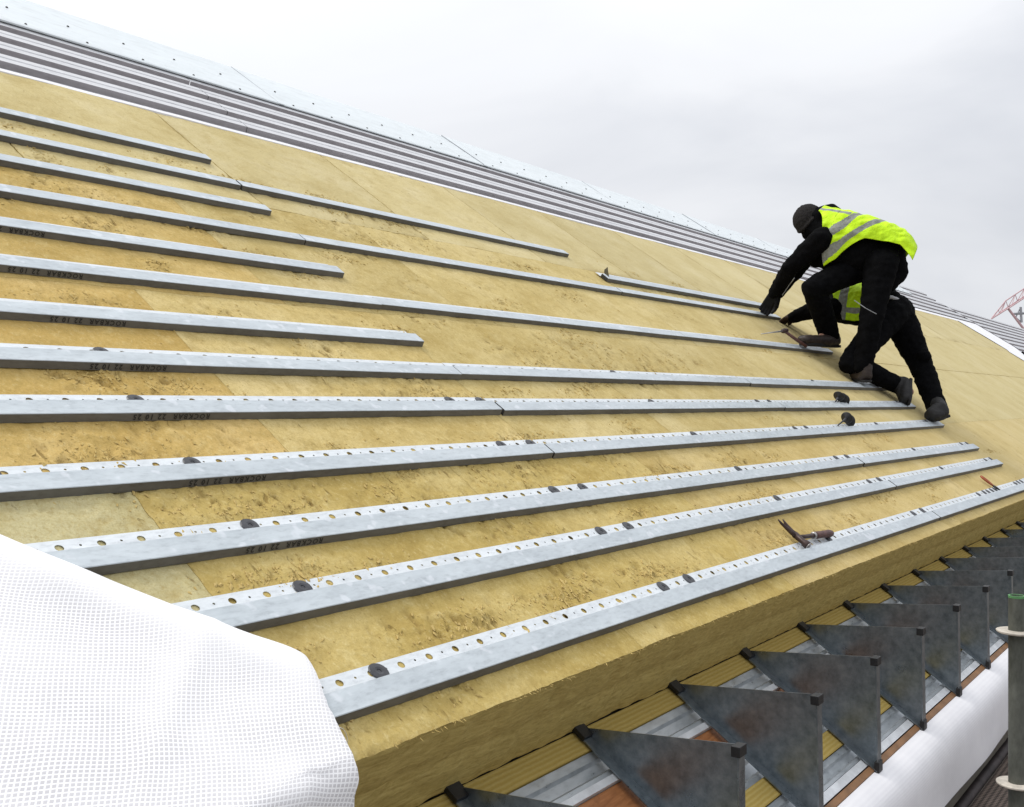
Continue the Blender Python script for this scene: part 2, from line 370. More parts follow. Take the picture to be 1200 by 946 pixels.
def slab(s0, s1, t0, t1, res, colr, label, group, cut_front):
    ns = max(2, int((s1 - s0) / res)); nt = max(2, int((t1 - t0) / res)); g_ = (.0030 if t1 > 3 else .0007); gl = (.003 if s0 > 7 and abs(t0 - 1.56) < .01 else .0005); gh = (.003 if s0 > 7 and abs(t1 - 1.56) < .01 else .0005)
    V = []; F = []; I = []; pit = []; clu = []; contr = []
    for j in range(nt + 1):
        for i in range(ns + 1):
            s = s0 + g_ + (s1 - s0 - 2 * g_) * i / ns; t = t0 + gl + (t1 - t0 - gl - gh) * j / nt
            e = min(i, ns - i, j, nt - j)
            w = wool_w(s, t); p = pitf(s, t)
            ds = dt = 0
            if e == 0:
                w -= .0004 + .0012 * abs(N3(s * 30, t * 30, 8)); p = min(1, p + .03 + (.9 if t1 > 3 else .3) * max(0, N3(s * 4, t * 4, 11)))
                if i in (0, ns): ds = .0008 * N3(t * 25, s, 4) + (.0022 * N3(t * 5, s * 3, 4) if t1 > 3 else 0)
                if j in (0, nt): dt = .0010 * N3(s * 25, t, 4) + ((.004 if j == 0 else -.004) * max(0, N3(s * 3, 5, 2)) if abs(t - 2.40) < .02 else 0)
                if cut_front and j == 0: dt += .0016 * N3(s * 40, 1, 3) + .0030 * N3(s * 5, 1, 3); w -= .001 * abs(N3(s * 60, 3, 3))
            V.append((s - s0 + ds, t - t0 + dt, w)); pit.append(p); clu.append(clumpf(s, t)); contr.append(max(.08, min(1, 1.3 - s * .13)) * (1 if t < 2.4 else .6))
    for j in range(nt):
        for i in range(ns):
            a = j * (ns + 1) + i; F.append((a, a + 1, a + ns + 2, a + ns + 1)); I.append(0)
    border = [i for i in range(ns + 1)] + [(j + 1) * (ns + 1) - 1 for j in range(1, nt + 1)] + [nt * (ns + 1) + i for i in range(ns - 1, -1, -1)] + [j * (ns + 1) for j in range(nt - 1, 0, -1)]
    b0_ = len(V)
    for k in border: V.append(V[k]); pit.append(.1); clu.append(.2); contr.append(.5)
    ring = list(range(b0_, b0_ + len(border))); deep = [-.012, -.05, -.09, -.124, -.128, -.17, -.21, -.25] if cut_front else [-.06, -.25]
    for d in deep:
        b = len(V)
        for k in border:
            x, y, z = V[k]; ox = N3((x + s0) * 18, d * 60, 5) * .004 if (cut_front and y < .02) else 0
            dip = .004 if (cut_front and abs(d + .126) < .003 and y < .02) else 0
            V.append((x, y + ox + dip, d)); pit.append(.1); clu.append(.2); contr.append(.5)
        new = list(range(b, b + len(border)))
        for q in range(len(border)):
            q2 = (q + 1) % len(border); F.append((ring[q], new[q], new[q2], ring[q2])); I.append(1)
        ring = new
    o = mesh('insulation_batt', V, F, [M['wool'], M['wool_side']], None, roof_matrix(s0, t0, 0), I)
    at = o.data.attributes.new('pit', 'FLOAT', 'POINT'); at.data.foreach_set('value', pit)
    at = o.data.attributes.new('contrast', 'FLOAT', 'POINT'); at.data.foreach_set('value', contr)  # tone contrast, weaker along the roof and on the top course
    at = o.data.attributes.new('clump', 'FLOAT', 'POINT'); at.data.foreach_set('value', clu)
    for p, ii in zip(o.data.polygons, I): p.use_smooth = (ii == 0)
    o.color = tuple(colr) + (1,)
    return tag(o, label, 'insulation slab', group, 'thing')
ROWS = [(-.085, .72, .20, 'eaves course beside the steel brackets'), (.72, 1.56, -.31, 'second course up from the eaves'),
        (1.56, 2.40, .25, 'third course up from the eaves'), (2.40, 3.35, .75, 'top course below the ribbed cladding')]
for r, (t0, t1, st, nm) in enumerate(ROWS):
    k = 0; s = st; end = 17.5
    while s < end - .05:
        s2 = min(s + 1.0, [16.1, 16.7, 17.45, 17.6][r])
        if s2 - s < .05: break
        res = .011 if s < 2.6 else (.016 if s < 4.5 else (.026 if s < 8 else .05))
        if r == 3: res *= 1.6
        rnd = random.random()
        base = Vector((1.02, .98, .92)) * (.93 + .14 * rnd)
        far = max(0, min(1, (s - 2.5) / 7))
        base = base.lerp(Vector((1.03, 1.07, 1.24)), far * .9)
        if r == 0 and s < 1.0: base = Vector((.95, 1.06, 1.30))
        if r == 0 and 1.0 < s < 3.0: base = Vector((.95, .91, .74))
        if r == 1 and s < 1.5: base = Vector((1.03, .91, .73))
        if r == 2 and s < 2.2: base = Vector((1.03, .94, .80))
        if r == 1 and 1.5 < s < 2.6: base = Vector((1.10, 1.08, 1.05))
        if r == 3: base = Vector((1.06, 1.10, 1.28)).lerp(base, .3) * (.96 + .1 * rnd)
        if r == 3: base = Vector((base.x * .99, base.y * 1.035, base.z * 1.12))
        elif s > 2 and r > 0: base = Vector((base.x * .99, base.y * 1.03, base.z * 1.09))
        lab = 'yellow mineral wool slab, %s from the left in the %s' % (ORD[k] if k < 20 else 'last', nm)
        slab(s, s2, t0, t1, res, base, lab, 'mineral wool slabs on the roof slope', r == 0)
        s += 1.0; k += 1

# loose wool crumbs and frayed fibres: nobody could count them
G = Geo()
def crumb(s, t, size):
    m = Matrix.Rotation(random.random() * 6.28, 3, Vector((random.uniform(-1, 1), random.uniform(-1, 1), random.uniform(-1, 1))).normalized())
    w = wool_w(s, t); n_ = 6
    el = random.uniform(1.0, 3.2); ang = R(random.gauss(70, 28))
    vs = []
    for (x, y, z) in ((1, 0, 0), (-1, 0, 0), (0, 1, 0), (0, -1, 0), (0, 0, 1), (0, 0, -1)):
        q = m @ Vector((x, y, z)) * random.uniform(.5, 1.2); q.x *= el; q.z *= .6
        q = Matrix.Rotation(ang, 3, 'Z') @ q
        vs.append(Vector((s, t, w + size * .25)) + q * size)
    G.add(vs, [(0, 2, 4), (2, 1, 4), (1, 3, 4), (3, 0, 4), (2, 0, 5), (1, 2, 5), (3, 1, 5), (0, 3, 5)])
for (a, b, ra, rb) in CLIST:
    for k in range(int(18 + 500 * ra)): crumb(random.gauss(a, ra * .9), random.gauss(b, rb * .9), random.uniform(.0015, .0026 + .004 * random.random() ** 2))
cnt = 0
while cnt < 3000:
    s = .5 + abs(random.gauss(0, 3.4)); t = random.uniform(-.06, 2.7)
    if s > 12: continue
    cl = clumpf(s, t)
    if random.random() < max(.015, cl * cl):
        crumb(s, t, random.uniform(.0012, .0046)); cnt += 1
for k in range(900):      # fringe on the cut edge
    s = random.uniform(1.0, 9); t = -.085 + random.uniform(-.002, .006)
    p = Vector((s, t, random.uniform(-.006, .001))); d = Vector((random.uniform(-.6, .6), random.uniform(-1, .1), random.uniform(-.3, .8))).normalized() * random.uniform(.004, .014)
    sd = Vector((.0009, 0, .0006)); G.add([p - sd, p + sd, p + d], [(0, 1, 2)])
o = G.make('wool_crumbs', M['wool'], None, roof_matrix(0, 0, 0)); o.color = (.96, .90, .78, 1)
tag(o, 'loose crumbs and frayed fibres of mineral wool scattered over the slabs', 'wool debris', kind='stuff')

# ------------------------------------------------------------------ galvanised rails
RL = 2.44; PITCH = .082
def rail_meshes():
    prof = [(.0, -.0005, 0), (.0026, .0196, 0), (.0040, .0208, 1), (.0535, .0208, 1), (.0547, .0196, 1), (.0558, .0032, 2), (.0568, .0018, 2)]
    G = Geo()
    NS = 28
    def bow(x, y, z): return (x, y + .0009 * N3(x * 1.7, 2, z * 20), z + (.0008 * N3(x * 2.6, y * 12, 5) + .0004 * N3(x * 9, y * 30, 6)) * (1 if z > .01 else 0))
    for (a, b) in zip(prof[:-1], prof[1:]):
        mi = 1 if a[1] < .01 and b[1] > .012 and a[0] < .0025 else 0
        for q in range(NS):
            x0 = RL * q / NS; x1 = RL * (q + 1) / NS
            G.add([bow(x0, a[0], a[1]), bow(x1, a[0], a[1]), bow(x1, b[0], b[1]), bow(x0, b[0], b[1])], [(0, 1, 2, 3)], mi)
    # end returns so the hat reads as folded sheet
    for x in (0.0, RL):
        G.add([(x, .001, .0), (x, .0034, .0198), (x, .0540, .0198), (x, .0556, .003)], [(0, 1, 2, 3)], 2)
    body = G
    # perforated flange
    H = Geo(); y0, y1, z = .0568, .1015, .0018; x = 0.0; nc = int(RL / PITCH); x = (RL - nc * PITCH) / 2
    H.add([(0, y0, z), (x, y0, z), (x, y1, z), (0, y1, z)], [(0, 1, 2, 3)]); H.add([(RL - x, y0, z), (RL, y0, z), (RL, y1, z), (RL - x, y1, z)], [(0, 1, 2, 3)])
    def cell(xa, xb, rad, cy):
        cx_ = (xa + xb) / 2; K = 12; circ = [(cx_ + rad * math.cos(2 * math.pi * k / K), cy + rad * math.sin(2 * math.pi * k / K), z) for k in range(K)]
        sq = []
        for k in range(K):
            a = 2 * math.pi * k / K; dx, dy = math.cos(a), math.sin(a); f_ = []
            if dx > 1e-6: f_.append((xb - cx_) / dx)
            if dx < -1e-6: f_.append((xa - cx_) / dx)
            if dy > 1e-6: f_.append((y1 - cy) / dy)
            if dy < -1e-6: f_.append((y0 - cy) / dy)
            m_ = min(f_); sq.append((cx_ + dx * m_, cy + dy * m_, z))
        fs = [(k, (k + 1) % K, K + (k + 1) % K, K + k) for k in range(K)]
        fs = [(a, d, c_, b) for (a, b, c_, d) in fs]
        H.add(circ + sq, fs)
        rim = [(p[0], p[1], z - .0012) for p in circ]; H.add(circ + rim, [(k, (k + 1) % K, K + (k + 1) % K, K + k) for k in range(K)])
        for (X, Y) in ((xa, y0), (xb, y0), (xb, y1), (xa, y1)):
            # corner fill between the ray hits either side of the corner
            cand = sorted(range(K), key=lambda k: (sq[k][0] - X) ** 2 + (sq[k][1] - Y) ** 2)
            best = None
            for k in range(K):
                p, q = sq[k], sq[(k + 1) % K]
                if (abs(p[0] - X) < 1e-6 and abs(q[1] - Y) < 1e-6) or (abs(p[1] - Y) < 1e-6 and abs(q[0] - X) < 1e-6):
                    H.add([p, (X, Y, z), q], [(0, 1, 2)])
    for k in range(nc):
        xa = x + k * PITCH
        cell(xa, xa + PITCH * .5, .0086, .0812); cell(xa + PITCH * .5, xa + PITCH, .0028, .0825)
    # down-turned outer lip
    H.add([(0, y1, z), (RL, y1, z), (RL, y1 + .0006, .0004), (0, y1 + .0006, .0004)], [(0, 1, 2, 3)])
    return body, H
body, flange = rail_meshes()
def washer_geo():
    G = Geo(); K = 20; prof = [(.0050, .0002), (.0050, .0022), (.010, .0034), (.020, .0024), (.0222, .0006)]
    rings = [[(r * math.cos(2 * math.pi * k / K), r * math.sin(2 * math.pi * k / K), z) for k in range(K)] for r, z in prof]
    G.loops(rings, True, True, True); G.tube([(0, 0, .0002), (0, 0, .0014)], [.0042, .0042], 8); return G
wg = washer_geo()
def text_mesh(txt, size):
    cu = bpy.data.curves.new('stamp', 'FONT'); cu.body = txt; cu.size = size; cu.resolution_u = 2; cu.space_character = 1.30; cu.offset = .0005
    to = bpy.data.objects.new('stamp', cu); C.objects.link(to); bpy.context.view_layer.update()
    me = bpy.data.meshes.new_from_object(to.evaluated_get(bpy.context.evaluated_depsgraph_get()))
    bpy.data.objects.remove(to); return me
STAMPS = []
for nm, tx in (('stamped_name', 'ROCKBAR'), ('stamped_date', '22 10 25')):
    me = text_mesh(tx, .0185); me.name = nm; me.materials.clear(); me.materials.append(M['ink']); STAMPS.append((nm, me))
proto = empty('support_rail', roof_matrix(0, 0, 0), 'rail', 'rail', 'galvanised support rails on the wool')
def kid(geo, name, mats, parent, smooth=False):
    o = geo.make(name, mats, None, None, smooth); o.parent = parent; return o
pb = kid(body, 'rail_body', [M['zinc'], M['zinc_front_shaded'], M['liner']], proto)
pf = kid(flange, 'perforated_flange', M['zinc_flange'], proto)
pw = kid(wg, 'washer', M['washer'], proto, False)
used = [False]
def place_rail(s, t, w, yaw, label, washers, stamp=False, roll=0.0):
    if not used[0]: o = proto; used[0] = True; ws = [pw]
    else:
        o = proto.copy(); C.objects.link(o); ws = []
        for ch in (pb, pf): c = ch.copy(); C.objects.link(c); c.parent = o
    o.matrix_world = roof_matrix(s, t, w, yaw, roll); o['label'] = label
    for x in washers:
        if ws: c = ws.pop()
        else: c = pw.copy(); C.objects.link(c); c.parent = o
        c.matrix_local = Matrix.Translation((x, .0795 + random.uniform(-.002, .003), .0021 + random.uniform(0, .0006))) @ Matrix.Rotation(R(random.uniform(-2, 3)), 4, 'X') @ Matrix.Rotation(random.random() * 6, 4, 'Z')
    if stamp:
        fx = Vector((-1, 0, 0)); fy = Vector((0, -.0026, -.0201)).normalized(); fz = fx.cross(fy)
        for (nm, me), dx in zip(STAMPS, (0.0, .122)):
            c = bpy.data.objects.new(nm, me); C.objects.link(c); c.parent = o
            m = Matrix((fx, fy, fz)).transposed().to_4x4(); m.translation = Vector((stamp - dx, .0026 * .82 - .0009, .0160)); c.matrix_local = m
            c['label'] = 'black upside-down lettering on the rail front'
    return o
# row: t at s=1.5, t at s=7.5, number of lengths
RR = [(-.012, -.038, 4), (.236, .208, 3), (.435, .392, 3), (.663, .668, 3), (.908, .902, 3), (1.122, 1.140, 3), (1.332, 1.332, 1), (1.583, 1.622, 3),
      (1.820, 1.820, 1), (2.062, 2.120, 3), (2.315, 2.34, 1), (2.540, 2.545, 2), (2.772, 2.785, 1)]
rown = ['lowest row along the eaves'] + ['%s row up from the eaves' % ORD[i] for i in range(1, 12)] + ['topmost short row']
segn = {1: ['the only length'], 2: ['left length', 'right end length'], 3: ['left length', 'middle length', 'right end length'], 4: ['left length by the white sheet', 'length under the hammer', 'length beyond the second joint', 'far right length']}
segn[4] = ['left length by the white sheet', 'second length with the hammer on it', 'third length with orange pliers', 'far right length']
for r, (ta, tb, nseg) in enumerate(RR):
    for k in range(nseg):
        s = .268 + k * (RL + .006) + random.uniform(-.006, .006)
        sl = (tb - ta) / 6.0; t = ta + (s - 1.5) * sl + random.uniform(-.0015, .0015)
        ws = [RL - 1.31 + random.uniform(-.01, .01), RL - .178, RL - .022]
        if r == 3 and k == 0: ws.append(.68)
        if r == 0 and k == 2: ws = [RL - 1.33, RL - 1.18, RL - 1.09, RL - .99, RL - .90, RL - .30, RL - .2, RL - .10]
        if r >= 6: ws = []
        elif r == 5: ws = ws[:1]
        stp = (1.541 - s + 0.0) if (k == 0 and 2 <= r <= 8) else False
        place_rail(s, t, .0012, sl + random.uniform(-.0012, .0012), 'galvanised rail, %s in the %s' % (segn[nseg][k], rown[r]), ws, stp)
lo = place_rail(5.215, 2.262, .004, .012, 'loose galvanised rail being laid by the workers, its tipped left end lifted', [], False, R(3))
G = Geo(); G.add([(0, .0, .03), (-.03, .012, .062), (-.012, .05, .05), (0, .045, .03)], [(0, 1, 2, 3)]); G.add([(-.03, .012, .062), (-.045, .02, .085), (-.012, .05, .05)], [(0, 1, 2)])
kid(G, 'bent_end', M['zinc_front_shaded'], lo)

# ------------------------------------------------------------------ eaves layers below the slabs
def strip(name, t0, t1, w0, w1, m, label, cat, s0=-.6, s1=17, bev=0.0, prof=None):
    G = Geo()
    if prof: G.loops([[(x, a, b) for a, b in prof] for x in (0, s1 - s0)], True)
    else: G.box(0, s1 - s0, 0, t1 - t0, w0 - w1, 0)
    o = G.make(name, m, None, roof_matrix(s0, t0, w1))
    if bev: bevel(o, bev)
    return tag(o, label, cat)
strip('wool_strip', -.146, -.087, -.288, -.252, M['wool_rib'], 'ribbed yellow wool strip at the foot of the thick slabs', 'wool strip')
tray = lambda wd: [(0, -.03), (0, 0), (wd * .16, 0), (wd * .26, -.010), (wd * .60, -.010), (wd * .70, -.002), (wd, -.002), (wd, -.03)]
strip('metal_tray', -.222, -.148, 0, -.256, M['zinc_pan'], 'folded galvanised tray just below the upper wool strip', 'metal tray', prof=tray(.074))
strip('pale_batten', -.242, -.2235, -.288, -.250, M['white_batten'], 'narrow pale metal strip above the orange plywood', 'strip')
strip('plywood_board', -.336, -.2435, -.288, -.264, M['ply'], 'orange brown plywood strip between the brackets', 'plywood')
strip('metal_tray', -.428, -.338, 0, -.262, M['zinc_pan'], 'galvanised tray between the plywood and the lower wool strip', 'metal tray', prof=tray(.09))
strip('wool_strip', -.489, -.430, -.288, -.252, M['wool_rib'], 'lower ribbed yellow wool strip showing between the brackets', 'wool strip')
strip('metal_tray', -.552, -.491, 0, -.256, M['zinc_pan'], 'outermost galvanised tray near the eaves edge', 'metal tray', prof=tray(.061))
strip('pale_batten', -.578, -.554, -.288, -.250, M['white_batten'], 'narrow pale strip beside the outer orange timber', 'strip')
strip('edge_timber', -.602, -.582, -.300, -.248, M['timber'], 'orange brown timber along the outer eaves edge', 'timber', bev=.002)

# white membrane dressed down over the fascia
V = []; F = []; prof = [(0, 0), (.012, -.003), (.03, -.013), (.05, -.029), (.064, -.050), (.071, -.075), (.074, -.10), (.073, -.14), (.071, -.18), (.069, -.22), (.066, -.255)]
b0 = rp(0, -.603, -.250); nx = 180
for i in range(nx + 1):
    x = -.8 + 18.0 * i / nx
    for j, (o_, d_) in enumerate(prof):
        k = j / (len(prof) - 1)
        out = o_ + .006 * k * N3(x * 2.5, k * 3, 1) + .010 * k * k * math.sin(x * 2.1 + N3(x, 0, 0) * 3)
        V.append(Vector((x, b0.y - out, b0.z + d_ + .012 * k * k * N3(x * 1.3, 4, 2))))
m_ = len(prof)
for i in range(nx):
    for j in range(m_ - 1): a = i * m_ + j; F.append((a, a + m_, a + m_ + 1, a + 1))
o = mesh('fascia_membrane', V, F, M['membrane'], smooth=True); tag(o, 'white membrane hanging over the fascia below the steel brackets', 'membrane')

# ------------------------------------------------------------------ triangular steel brackets
A = Vector((-.085, -.246)); Cc = Vector((-.612, -.246)); B = Vector((-.418, .030))
def tw(p, x): return rp(0, p.x, p.y) + DV * x
b0 = empty('gutter_bracket', Matrix.Translation(rp(0, Cc.x, Cc.y)), 'b', 'bracket', 'triangular steel brackets along the eaves')
def b_kid(geo, name, m):
    o = geo.make(name, m); o.parent = b0; o.matrix_parent_inverse = b0.matrix_world.inverted(); return o
inA = A + Vector((-.012, .004)); G = Geo()
Bt = B + Vector((.004, -.006))
G.loops([[tw(A, -.0015), tw(Cc, -.0015), tw(B, -.0015)], [tw(A, .0015), tw(Cc, .0015), tw(B, .0015)]]); b_kid(G, 'gusset_plate', M['bracket'])
d1 = (A - Cc).normalized(); n1 = Vector((0, .0035))
G = Geo(); q = [A, A + n1, Cc + n1 + d1 * .004, Cc + d1 * .004]; G.loops([[tw(p, -.036) for p in q], [tw(p, -.0017) for p in q]]); b_kid(G, 'base_flange', M['bracket'])
d2 = (B - Cc).normalized(); n2 = Vector((d2.y, -d2.x)); n2 = n2 if n2.dot(Vector((1, 0))) > 0 else -n2
G = Geo(); q = [Cc + d2 * .006, Cc + d2 * .006 + n2 * .0035, B + n2 * .0035, B]; G.loops([[tw(p, -.032) for p in q], [tw(p, -.0017) for p in q]]); b_kid(G, 'upright_flange', M['bracket'])
def cap(p, du, dn, L, H, x0, x1):
    G = Geo(); q = [p, p + du * L, p + du * L + dn * H, p + dn * H]; G.loops([[tw(v, x0) for v in q], [tw(v, x1) for v in q]]); return bevel(b_kid(G, 'end_cap', M['black']), .0015)
cap(B + d2 * .004 - n2 * .005, -d2, n2, .024, .022, -.036, .002)
cap(A + d1 * .004 - n1 * .2, -d1, Vector((0, 1)), .040, .014, -.039, .003)
cap(Cc - n2 * .004, d2, n2, .032, .014, -.036, .002)
NB = 15
for k in range(NB):
    o = b0 if k == 0 else copy_tree(b0)
    o.location = rp(1.645 + .4905 * k, Cc.x, Cc.y)
    o['label'] = 'triangular dark steel gusset bracket, %s from the camera along the eaves' % ('nearest' if k == 0 else ORD[k]) if k < NB - 1 else 'farthest dark steel gusset bracket along the eaves'
    o.rotation_euler = (0, R(random.uniform(-.5, .5)), R(random.uniform(-1.0, 1.0)))

# ------------------------------------------------------------------ ribbed cladding and ridge flashing at the top
def cladding(s0, s1, t0, t1, label):
    G = Geo(); t = t0; L = s1 - s0; P_ = .2235; pts = []
    while t < t1 - .02:
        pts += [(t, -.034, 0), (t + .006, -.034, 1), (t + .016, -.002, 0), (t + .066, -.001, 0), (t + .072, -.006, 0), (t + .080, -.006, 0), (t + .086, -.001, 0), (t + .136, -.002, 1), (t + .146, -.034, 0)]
        t += P_
    pts.append((t, -.034, 0)); nseg = max(1, int(L / 1.2))
    for (a, b) in zip(pts[:-1], pts[1:]):
        web = a[2]
        for q in range(nseg):
            x0 = L * q / nseg; x1 = L * (q + 1) / nseg
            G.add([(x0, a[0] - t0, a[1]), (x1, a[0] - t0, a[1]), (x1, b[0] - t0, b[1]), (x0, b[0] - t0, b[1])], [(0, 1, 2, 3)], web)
    o = G.make('cladding_sheet', [M['clad'], M['clad_web_shaded']], None, roof_matrix(s0, t0, -.20))
    tag(o, label, 'cladding sheet', 'ribbed metal cladding sheets along the ridge'); return o
CJ = [.6, 3.95, 8.0, 12.1, 16.2, 20.2, 22.5]
nmz = ['at the left edge of the picture', 'second from the left', 'third from the left', 'fourth from the left', 'behind the bending worker', 'running past the end of the ridge flashing']
for k in range(6):
    cladding(CJ[k], CJ[k + 1] - .004, 4.195, 5.0 if k < 5 else 5.45, 'ribbed pale metal cladding sheet under the ridge, ' + nmz[k])
cladding(22.5, 34, 2.31, 4.95, 'ribbed metal cladding sheet beyond the white membrane at the far right')
# ridge cap lengths with bolts
cj = [.2, 2.4, 4.69, 6.98, 9.27, 11.56, 13.85, 16.1, 18.4, 20.15]
tt = lambda s: 5.61 - .012 * s
for k in range(len(cj) - 1):
    s0, s1 = cj[k], cj[k + 1]; e = empty('ridge_flashing', roof_matrix(s0, 4.93, -.186), 'pale bolted ridge flashing, %s length from the left' % ORD[k], 'ridge flashing', 'pale ridge flashing lengths')
    G = Geo(); L = s1 - s0 + .05; h0 = tt(s0) - 4.93; h1 = tt(s1) - 4.93; lift = .002 * (k % 2)
    G.add([(0, 0, -.007), (L, 0, -.007), (L, 0, lift), (0, 0, lift)], [(0, 1, 2, 3)])
    G.add([(0, 0, lift), (L, 0, lift), (L, .02, lift + .003), (0, .02, lift + .003)], [(0, 1, 2, 3)])
    G.add([(0, .02, lift + .003), (L, .02, lift + .003), (L, h1, lift), (0, h0, lift)], [(0, 1, 2, 3)])
    G.add([(0, h0, lift), (L, h1, lift), (L, h1 + .03, -.12), (0, h0 + .03, -.12)], [(0, 1, 2, 3)])
    kid(G, 'flashing_sheet', M['cap'], e)
    G = Geo(); G.box(-.0015, .0015, .01, h0, lift + .002, lift + .005); kid(G, 'lap_edge', M['crane_grey'], e)
    nb = 6
    for j in range(nb):
        for (yy, of) in ((.27, .0), (.043, .0)):
            x = .16 + (s1 - s0 - .1) * j / nb; yb = yy if yy < .1 else h0 * .45
            G = Geo(); K = 8; G.loops([[(x + r_ * math.cos(6.283 * q / K), yb + r_ * math.sin(6.283 * q / K), z_) for q in range(K)] for r_, z_ in ((.0075, lift), (.0075, lift + .005), (.005, lift + .008))])
            kid(G, 'bolt', M['dark_metal'], e)
# membrane lapping over the top edge of the wool, and laid on the deck beyond it
V = []; F = []; nx = 160
for i in range(nx + 1):
    s = -.2 + 17.7 * i / nx; e = .008 * N3(s * 3, 1, 1) + .006 * N3(s * 14, 2, 1)
    V += [rp(s, 3.330 + e, -.004), rp(s, 3.334 + e, .003), rp(s, 3.368 + e * .5, .003), rp(s, 3.40, -.02), rp(s, 3.43, -.22), rp(s, 4.14, -.225)]
for i in range(nx):
    for j in range(5): a = i * 6 + j; F.append((a, a + 6, a + 7, a + 1))
o = mesh('breather_membrane', V, F, M['membrane'], smooth=False); tag(o, 'thin white membrane edge along the top of the yellow wool', 'membrane')
V = []; F = []; nt = 48
for j in range(nt + 1):
    t = -.05 + 4.15 * j / nt; e = .05 * N3(t * 2, 3, 1)
    se = 16.15 if t < .72 else (16.75 if t < 1.56 else (17.5 if t < 2.4 else 17.65))
    so = 20.6 + 1.6 * min(1, max(0, (t - 2.4) / .8)) if t > 2.4 else 19.6
    if t > 3.36: V += [rp(se + e, t, -.188), rp(se + .12 + e, t, -.189), rp(se + .5, t, -.19), rp(so + e, t, -.192)]
    else: V += [rp(se - .14 + e, t, .008), rp(se + .02 + e, t, .006), rp(se + .5, t, -.19), rp(so + e, t, -.192)]
for j in range(nt):
    for i in range(3): a = j * 4 + i; F.append((a, a + 1, a + 5, a + 4))
o = mesh('breather_membrane', V, F, M['membrane'], smooth=False); tag(o, 'wide white membrane strip between the far wool edge and the ribbed cladding', 'membrane')

# ------------------------------------------------------------------ white reinforced sheet in the foreground
nq, nr = 110, 110; V = []; F = []; UVs = []; GLARE = []
C0 = Vector((1.256, .145)); e2 = Vector((-.68, .735)).normalized(); e1 = Vector((-.265, -.964)).normalized()
dd2 = Vector((math.cos(R(15)), -math.sin(R(15)))); dd1 = Vector((.5, .866))
det = dd2.x * dd1.y - dd1.x * dd2.y
for i in range(nq + 1):
    q = 2.6 * (i / nq) ** 1.25
    for j in range(nr + 1):
        L = .95 + q * .735
        r = L * (j / nr) ** 1.3
        st_ = C0 + e2 * q + e1 * r
        ed = .006 * N3(r * 9, 2, 1) + .004 * N3(r * 40, 2, 1) if i == 0 else 0
        edq = .010 * N3(q * 2.2, 6, 1) - .012 * math.sin(q * 3.1)
        s, t = st_.x + ed, st_.y + edq * max(0, 1 - r / .2)
        fold = .026 * (1 - math.exp(-((r + .004) / .010))) + .012 * math.exp(-((r - .07) / .06) ** 2)
        side = 1 - .25 * math.exp(-(q / .02))
        un = .008 * N3(q * 4 + r * 2, r * 5, 2) + .004 * N3(q * 9, r * 11, 3) + .014 * N3(q * 1.5, r * 1.8, 7)
        for (cq, cr, sl_, am) in ((.30, .25, .5, .010), (.75, .55, -.35, .012), (.15, .6, .15, .008), (1.1, .3, .2, .010)):
            dd_ = (q - cq) - sl_ * (r - cr); un += am * math.exp(-abs(dd_) / .035) * max(0, 1 - abs(r - cr) / .45)
        w = .012 + (fold + max(un, -.004)) * side
        a = (st_.x * dd1.y - dd1.x * st_.y) / det; b = (dd2.x * st_.y - dd2.y * st_.x) / det
        if t > -.10: p = rp(s, t, w)
        else:
            l = -.10 - t; rad = .05; ph = min(l / rad, R(56)); rest = max(0, l - rad * R(56))
            base = rp(s, -.10, w)
            c_, s_ = math.cos(TH), math.sin(TH)
            # roll over the cut edge, then hang
            dy = -(math.cos(TH) * math.sin(ph) * rad + 0) ; p = base + Vector((0, -rad * (math.sin(TH + ph) - math.sin(TH)) , -rad * (math.cos(TH) - math.cos(TH + ph)))) + Vector((0, -.01 * N3(s * 5, rest * 3, 4) - .02 * rest, -rest))
        V.append(p); UVs.append((a, b)); lf = 1 - (r - .06 - .05 * N3(q * 3, r * 2, 8)) / (.16 + .10 * N3(q * 1.7, 3, 8)); lf = max(0, min(1, lf)); GLARE.append(lf * lf * (3 - 2 * lf))
for i in range(nq):
    for j in range(nr): a = i * (nr + 1) + j; F.append((a, a + 1, a + nr + 2, a + nr + 1))
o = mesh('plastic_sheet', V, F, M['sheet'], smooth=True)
at = o.data.attributes.new('edge_glare', 'FLOAT', 'POINT'); at.data.foreach_set('value', GLARE)
uvl = o.data.uv_layers.new(name='UVMap')
for lp in o.data.loops: uvl.data[lp.index].uv = UVs[lp.vertex_index]
tag(o, 'white gridded plastic sheet draped over the lower left of the roof', 'plastic sheet')
for k in range(5):   # frayed threads on its cut edge
    pass
G = Geo()
for k, (r0_, ln) in enumerate(((.185, .05), (.20, .035), (.235, .03), (.262, .02))):
    b = C0 + e1 * r0_; p = rp(b.x - .006, b.y, .025)
    pts = [p + Vector((.016 * math.sin(x * 2.2 + k) * x, -.008 * x, .007 * math.sin(x * 2.6) - .020 * x * x)) * (ln / .035) for x in [q_ / 9 for q_ in range(10)]]
    G.tube(pts, .0005, 5)
f_ = G.make('frayed_thread', M['sheet']); f_.parent = o

